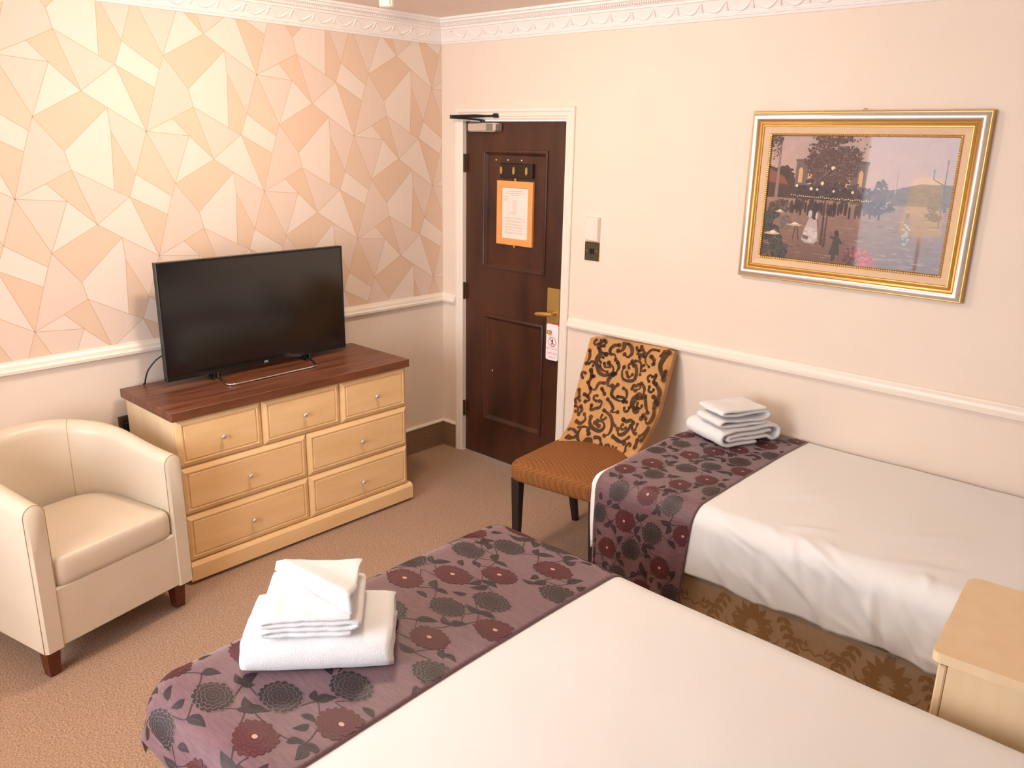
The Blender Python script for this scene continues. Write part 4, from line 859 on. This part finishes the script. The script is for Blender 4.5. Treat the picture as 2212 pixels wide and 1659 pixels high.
# runners with woven flowers
PLUM_D, PLUM_M, LINE_D, LINE_M, STEM = lin((46, 36, 38)), lin((86, 34, 40)), lin((118, 97, 99)), lin((66, 24, 30)), lin((56, 38, 42))
def runner(label, cl, left, right, py0, py1, nx, ny, flowers, seed, lift=0.0035):
    """left(py), right(py): the two long edges; py0..py1 along the cloth"""
    root = thing('bed_runner', label, 'bed runner', tuple(cl.at((left(py1) + right(py1)) / 2, (cl.b[2] + cl.b[3]) / 2)))
    off = Vector(root.location)
    def F(p, qq, h=0.0):            # p metres from the left edge, qq metres from the near hem
        py = py0 + qq; l = left(py); r = right(py); return cl.at(l + p * (r - l) / 0.46, py, lift + h) - off
    m = MB(); Lq = py1 - py0
    m.add([F(0.46 * i / (nx - 1), Lq * j / (ny - 1)) for i in range(nx) for j in range(ny)], [(i * ny + j, (i + 1) * ny + j, (i + 1) * ny + j + 1, i * ny + j + 1) for i in range(nx - 1) for j in range(ny - 1)])
    cl_ = m.build('cloth', M_runner, root, smooth=True); s_ = cl_.modifiers.new('thickness', 'SOLIDIFY'); s_.thickness = 0.0025; s_.offset = -1
    pr = MB(); rr = random.Random(seed)
    def inside(p, qq): return 0.004 < p < 0.456 and 0.004 < qq < Lq - 0.004
    def poly(pts, h, c):
        if all(inside(*p_) for p_ in pts): pr.add([F(p_[0], p_[1], h) for p_ in pts], [tuple(range(len(pts)))], 0, c)
    def petal(cx, cy, a, r0, r1, w, h, c):
        pts = [(r0, 0), (r0 + (r1 - r0) * .35, w * .8), (r0 + (r1 - r0) * .7, w), (r0 + (r1 - r0) * .93, w * .55), (r1, 0), (r0 + (r1 - r0) * .93, -w * .55), (r0 + (r1 - r0) * .7, -w), (r0 + (r1 - r0) * .35, -w * .8)]
        poly([(cx + x * math.cos(a) - y * math.sin(a), cy + x * math.sin(a) + y * math.cos(a)) for x, y in pts], h, c)
    def flower(cx, cy, R, maroon):
        cd, cl2 = (PLUM_M, LINE_M) if maroon else (PLUM_D, LINE_D)
        rings = [(0.50, 1.0, 18), (0.34, 0.80, 16), (0.20, 0.60, 13), (0.08, 0.40, 9), (0.0, 0.2, 6)]
        for k, (a0_, a1_, n) in enumerate(rings):
            ph = rr.random()
            for i in range(n):
                a = 2 * PI * (i + ph) / n; r1 = R * a1_ * rr.uniform(0.93, 1.05); w = PI * R * a1_ / n * 0.98
                petal(cx, cy, a, R * a0_ * 0.9, r1, w, 0.0008 + k * 0.0003, cl2); petal(cx, cy, a, R * (a0_ + 0.02), r1 * 0.955, w * 0.86, 0.00095 + k * 0.0003, cd)
        if maroon: poly([(cx + 0.0055 * math.cos(2 * PI * k / 9), cy + 0.0055 * math.sin(2 * PI * k / 9)) for k in range(9)], 0.0026, lin((200, 156, 148)))
    placed = []
    def leafp(x, y, a, l, w):
        mx_, my_ = x + 0.55 * l * math.cos(a), y + 0.55 * l * math.sin(a); ex_, ey_ = x + l * math.cos(a), y + l * math.sin(a)
        if any(min(math.hypot(mx_ - f[0], my_ - f[1]), math.hypot(ex_ - f[0], ey_ - f[1])) < f[2] * 0.92 for f in flowers): return
        if any(math.hypot(mx_ - g[0], my_ - g[1]) < 0.017 for g in placed): return
        placed.append((mx_, my_))
        M = lambda u, v: (x + u * math.cos(a) - v * math.sin(a), y + u * math.sin(a) + v * math.cos(a))
        for sg in (1, -1):
            for k in range(5):
                t0, t1 = k / 5, (k + 1) / 5; f = lambda t: w * math.sin(PI * t ** 0.75) * sg; bend = lambda t: 0.15 * l * math.sin(PI * t)
                g = 0.0007 * sg
                pts = [M(t0 * l, bend(t0) + g * math.sin(PI * t0)), M(t1 * l, bend(t1) + g * math.sin(PI * t1)), M(t1 * l, bend(t1) + f(t1)), M(t0 * l, bend(t0) + f(t0))]
                poly(pts if sg > 0 else pts[::-1], 0.0007, PLUM_D)
    def stem(pts, w=0.0024):
        st = stroke(pts, w, False, 7)
        for i in range(len(st) - 1): poly([st[i][0], st[i][1], st[i + 1][1], st[i + 1][0]], 0.00055, STEM)
    FL = flowers
    for (p, qq, R, mk) in FL: flower(p, qq, R, mk)
    for i, (p, qq, R, mk) in enumerate(FL):
        # stems towards two neighbours with leaves
        nb_ = sorted(range(len(FL)), key=lambda k: (FL[k][0] - p) ** 2 + (FL[k][1] - qq) ** 2)[1:4]
        for k in nb_:
            if k < i and rr.random() < 0.8: continue
            tx, ty = FL[k][0], FL[k][1]; dx, dy = tx - p, ty - qq; L = math.hypot(dx, dy)
            if L > 0.2: continue
            ux, uy = dx / L, dy / L; s = rr.choice((-1, 1)); bow = rr.uniform(0.018, 0.034) * s
            A = (p + ux * R * 0.95, qq + uy * R * 0.95); B = (tx - ux * FL[k][2] * 0.95, ty - uy * FL[k][2] * 0.95); Mi = ((A[0] + B[0]) / 2 - uy * bow, (A[1] + B[1]) / 2 + ux * bow)
            stem([A, Mi, B]); ang = math.atan2(uy, ux)
            leafp(Mi[0], Mi[1], ang + s * 0.9, rr.uniform(0.042, 0.052), 0.0115); leafp(Mi[0], Mi[1], ang - s * 0.7 + PI * rr.choice((0, 1)) * 0.9, rr.uniform(0.032, 0.042), 0.0095)
        for _ in range(2):
            a = rr.uniform(0, 2 * PI); x, y = p + (R + 0.012) * math.cos(a), qq + (R + 0.012) * math.sin(a)
            if min(math.hypot(x + 0.015 * math.cos(a) - f[0], y + 0.015 * math.sin(a) - f[1]) - f[2] for f in FL) > 0.008: leafp(x, y, a + 0.3, 0.034, 0.0085)
    pr.build('floral_print', M_print, root, fix=False)
    return root
def flower_field(L, seed, p0=0.0):
    rr = random.Random(seed); out = []; row = 0; qv = 0.05
    while qv < L:
        for k in range(4):
            p = 0.055 + k * 0.125 + (0.055 if row % 2 else 0.0); 
            if p < 0.45: out.append((p + rr.uniform(-.01, .01), qv + rr.uniform(-.014, .014) + (0.03 if k % 2 else 0), rr.uniform(0.042, 0.048), (row // 2 + k) % 2 == 0))
        qv += 0.125; row += 1
    return out
def left1(py):
    if py > -0.9: return 1.884 + 0.042 * max(0, min(1, (-py) / 0.9)) ** 2
    return 1.926 - 0.055 * min(1, (-0.9 - py) / 0.4)
runner('plum floral runner across the foot of the single bed', D1, left1, lambda py: 2.362 - 0.03 * max(0, min(1, (-0.9 - py) / 0.4)), -1.395, -0.022, 40, 110, flower_field(1.37, 3), 21)
runner('plum floral runner across the foot of the wide bed', D2, lambda py: BX0 - 0.11, lambda py: 2.435, -2.838, -1.32, 44, 120, flower_field(1.51, 8), 22, 0.004)

# ------------------------------------------------------------------ folded towels
def folded(name, label, loc, rz, path, width, th, seed, parent=None, amp=0.003, group=None, nw=22, zs=1.0):
    """cloth folded along a section path (u, z), spread over width v; one mesh"""
    S = spline([(u, z * zs, 0) for u, z in path], 5); L = len(S); rows = []
    rr = noise
    for j in range(nw + 1):
        v = -width / 2 + width * j / nw; row_o = []; row_i = []
        e = 1 - (abs(2 * j / nw - 1)) ** 8 * 0.35
        for i in range(L):
            t = S[min(i + 1, L - 1)] - S[max(i - 1, 0)]; t.normalize(); nn = Vector((-t.y, t.x))
            d = amp * noise.noise(Vector((S[i].x * 14 + seed, v * 14, S[i].y * 20))) + amp * 0.5 * noise.noise(Vector((S[i].x * 40, v * 40 + seed, S[i].y * 40)))
            sag = 0.0
            h = th / 2 * e
            row_o.append((S[i].x + nn.x * h, v + d * 1.2, max(0.0, S[i].y + nn.y * h + d * min(1, S[i].y * 60)))); row_i.append((S[i].x - nn.x * h, v + d * 1.2, max(0.0, S[i].y - nn.y * h + d * min(1, S[i].y * 60))))
        rows.append(row_o + row_i[::-1])
    n = 2 * L; vs = [p for r_ in rows for p in r_]
    fs = [(j * n + i, j * n + (i + 1) % n, (j + 1) * n + (i + 1) % n, (j + 1) * n + i) for j in range(nw) for i in range(n)]
    for j in (0, nw):
        for i in range(L - 1): fs.append((j * n + i, j * n + i + 1, j * n + (n - 2 - i), j * n + (n - 1 - i)))
    m = MB(); m.add(vs, fs); o_ = m.build(name, M_towel, parent, smooth=True)
    if parent is None:
        o_.location = loc; o_.rotation_euler = (0, 0, rz); tag(o_, label, 'towel', group)
    return o_
def fold_path(L, n, pitch, start=1, r=None):
    """zigzag of n layers of length L, pitch apart, from the bottom up"""
    pts = []; x0, x1 = -L / 2, L / 2
    for k in range(n):
        z = pitch * (k + 0.5); a, b = (x0, x1) if (k % 2 == 0) == (start == 1) else (x1, x0)
        pts += [(a + (b - a) * t, z) for t in (0.03, 0.2, 0.4, 0.6, 0.8, 0.97)]
        if k < n - 1: pts.append((b + (0.012 if b > a else -0.012), z + pitch / 2))
    return pts
# stack on the wide bed: e1 along its front edge (48 deg), e2 to the back
A1 = math.atan2(0.74, 0.67)
c0 = (2.113, -2.355)
zt2 = 0.6605
folded('bath_towel', 'thick folded white bath towel lying on the wide bed runner', (c0[0], c0[1], zt2), A1 - PI / 2, [(-0.10, 0.010), (-0.05, 0.010), (0.04, 0.010), (0.095, 0.010), (0.113, 0.026), (0.095, 0.030), (0.0, 0.030), (-0.08, 0.031), (-0.108, 0.042), (-0.115, 0.055), (-0.10, 0.066), (-0.05, 0.0695), (0.05, 0.070), (0.098, 0.068), (0.118, 0.050), (0.119, 0.025), (0.108, 0.006)][::1], 0.355, 0.019, 3.0, None, 0.004)
ht = folded('hand_towel', 'folded white hand towel with a turned corner on the wide bed', (2.098, -2.365, zt2 + 0.083), A1 + 0.03, fold_path(0.205, 4, 0.0135, -1), 0.235, 0.0125, 9.0, None, 0.003)
# turned-back corner
m = MB(); vs = []
N_ = 14
for i in range(N_ + 1):
    for j in range(N_ + 1):
        a, b = i / N_, j / N_           # a along the fold (back-left to front-right), b away from it
        A_ = Vector((-0.108, 0.122)); B_ = Vector((0.104, -0.108)); C_ = Vector((0.106, 0.120))
        p = A_ + (B_ - A_) * a; w = 1 - abs(2 * a - 1) * 0
        tgt = C_; pt_ = p + (tgt - p) * b
        z = 0.0565 + 0.030 * math.exp(-(b / 0.25) ** 2) * (0.5 + 0.5 * a) + 0.010 + 0.012 * b * a * (1 - b) + 0.0025 * noise.noise(Vector((a * 5, b * 5, 3)))
        if b == 0: z = 0.0555
        vs.append((pt_.x - (0.010 * math.sin(PI * min(1, b * 4)) if b < 0.25 else 0), pt_.y - (0.010 * math.sin(PI * min(1, b * 4)) if b < 0.25 else 0), z))
m.add(vs, [(i * (N_ + 1) + j, (i + 1) * (N_ + 1) + j, (i + 1) * (N_ + 1) + j + 1, i * (N_ + 1) + j + 1) for i in range(N_) for j in range(N_)])
fl_ = m.build('turned_corner', M_towel, ht, smooth=True); s_ = fl_.modifiers.new('t', 'SOLIDIFY'); s_.thickness = 0.009; s_.offset = -1
# stack on the single bed
A2 = math.atan2(0.927, 0.375); c0 = (2.100, -0.222); zt1 = 0.6575
folded('bath_towel', 'folded white bath towel lying on the single bed runner', (c0[0], c0[1], zt1), A2, [(0.03, 0.0105), (-0.04, 0.0105), (-0.11, 0.0105), (-0.143, 0.020), (-0.155, 0.044), (-0.143, 0.066), (-0.10, 0.075), (0.0, 0.076), (0.10, 0.075), (0.145, 0.066), (0.157, 0.044), (0.146, 0.021), (0.12, 0.014), (0.09, 0.028), (0.03, 0.033), (-0.06, 0.032), (-0.115, 0.036), (-0.115, 0.048), (-0.06, 0.052), (0.05, 0.053), (0.11, 0.050)], 0.24, 0.0165, 5.0, None, 0.004, zs=0.9)
folded('hand_towel', 'folded white hand towel on top of the single bed stack', (c0[0] + 0.012, c0[1] - 0.035, zt1 + 0.080), A2 - 0.04, [(0.11, 0.009), (0.05, 0.0085), (-0.05, 0.0085), (-0.105, 0.011), (-0.125, 0.024), (-0.110, 0.036), (-0.06, 0.034), (0.04, 0.030), (0.10, 0.032), (0.128, 0.044), (0.120, 0.060), (0.08, 0.064), (-0.02, 0.060), (-0.09, 0.064), (-0.115, 0.074), (-0.09, 0.082), (-0.02, 0.079), (0.06, 0.076), (0.112, 0.077)], 0.165, 0.0125, 12.0, None, 0.004, zs=0.88)

# ------------------------------------------------------------------ bedside cabinet
ns = thing('bedside_cabinet', 'pale maple bedside cabinet between the two beds', 'bedside cabinet', (3.478, -1.212, 0), math.radians(4.4))
# local: x towards the head wall, y across
q = MB(); rr_ = 0.035; out = []
for (cx, cy, a) in ((0.21 - 0.003, 0.226 - 0.003, 0), (-0.222 + rr_, 0.226 - rr_, 90), (-0.222 + 0.02, -0.226 + 0.02, 180), (0.21 - 0.003, -0.226 + 0.003, 270)):
    r = rr_ if a == 90 else (0.02 if a == 180 else 0.003)
    for k in range(6): t = math.radians(a + 18 * k); out.append((cx + r * math.cos(t), cy + r * math.sin(t)))
q.prism(out, 0.720, 0.745, lambda u, v, h: (u, v, h)); q.build('top', M_maple_v, ns)
q = MB(); q.box(-0.185, 0.205, -0.212, -0.196, 0.0, 0.719); q.build('side_panel', M_maple_v, ns)
q = MB(); q.box(-0.185, 0.205, 0.196, 0.212, 0.0, 0.719); q.build('side_panel', M_maple_v, ns)
q = MB(); q.box(0.195, 0.205, -0.196, 0.196, 0.03, 0.719); q.box(-0.185, 0.195, -0.196, 0.196, 0.05, 0.066); q.build('carcass', M_maple_v, ns)
for (z0, z1) in ((0.53, 0.705), (0.062, 0.522)):
    q = MB(); q.box(-0.206, -0.187, -0.210, 0.210, z0, z1, 0, None, 0.004); d = q.build('drawer' if z0 > 0.3 else 'door', M_maple_v, ns)
    q = MB(); q.lathe([(0.006, 0), (0.0045, 0.004), (0.0045, 0.010), (0.010, 0.014), (0.0115, 0.019), (0.009, 0.024), (0.003, 0.026)], 12, 0, Matrix.Translation((-0.206, 0 if z0 > 0.3 else 0.16, (z0 + z1) / 2)) @ Matrix.Rotation(-PI / 2, 4, 'Y')); q.build('knob', M_nickel, d, smooth=True)

# ------------------------------------------------------------------ beyond the frame: window, curtains, lamps, pillows
m = MB(); m.frame(WIN[0], WIN[1], WIN[2], WIN[3], [(0, 0.0), (0, 0.05), (0.05, 0.05), (0.05, 0.0)], lambda u, v, h: (u, YN - 0.09 + h, v)); m.box((WIN[0] + WIN[1]) / 2 - 0.02, (WIN[0] + WIN[1]) / 2 + 0.02, YN - 0.09, YN - 0.05, WIN[2], WIN[3])
w1 = struct(m.build('window_1', M_white), 'white framed window')
m = MB(); m.add([(WIN[0] + 0.05, YN - 0.07, WIN[2] + 0.05), (WIN[1] - 0.05, YN - 0.07, WIN[2] + 0.05), (WIN[1] - 0.05, YN - 0.07, WIN[3] - 0.05), (WIN[0] + 0.05, YN - 0.07, WIN[3] - 0.05)], [(0, 1, 2, 3)]); m.build('pane', M_glass, w1, fix=False)
m = MB(); m.box(WIN[0] - 0.05, WIN[1] + 0.05, YN, YN + 0.09, WIN[2] - 0.03, WIN[2], 0, None, 0.004); m.build('window_sill', M_white, w1)
def curtain(x0, x1, label):
    m = MB(); nx, nz = 60, 6
    m.grid(nx, nz, lambda a, b: (x0 + (x1 - x0) * a, YN + 0.13 + 0.03 * math.sin(a * PI * 2 * 5.5) * (0.5 + 0.5 * (1 - b)), 0.04 + 2.28 * b))
    o_ = m.build('curtain', M_curtain, None, smooth=True); s_ = o_.modifiers.new('t', 'SOLIDIFY'); s_.thickness = 0.004
    return tag(o_, label, 'curtain', 'window curtains')
curtain(0.40, 0.84, 'plum curtain on the wallpaper side of the window'); curtain(2.50, 2.85, 'plum curtain on the bed side of the window')
fl = thing('floor_lamp_offscreen', 'lit floor lamp with a cream shade by the window', 'lamp', (1.50, -4.02, 0))
q = MB(); q.lathe([(0.14, 0), (0.14, 0.012), (0.03, 0.03)], 24); q.build('base', M_brass, fl, smooth=True, auto=40)
q = MB(); q.lathe([(0.012, 0.02), (0.012, 1.50)], 10); q.build('pole', M_brass, fl, smooth=True)
q = MB(); q.lathe([(0.17, 1.18), (0.11, 1.64)], 32, cap=False); q.build('shade_offscreen', M_shade, fl, smooth=True)
def ceiling_lamp(x, y, label, gm):
    t = thing('ceiling_lamp_offscreen', label, 'ceiling lamp', (x, y, ZC))
    q = MB(); q.lathe([(0.15, 0), (0.152, -0.012), (0.145, -0.018)], 32); q.build('rim', M_brass, t, smooth=True, auto=40)
    q = MB(); q.lathe([(0.100, -0.014), (0.124, -0.032), (0.132, -0.058), (0.124, -0.084), (0.098, -0.104), (0.055, -0.114), (0.01, -0.116)], 32); q.build('globe_offscreen', gm, t, smooth=True)
    return t
ceiling_lamp(1.17, -1.58, 'round lit ceiling lamp above the open carpet', M_globe)
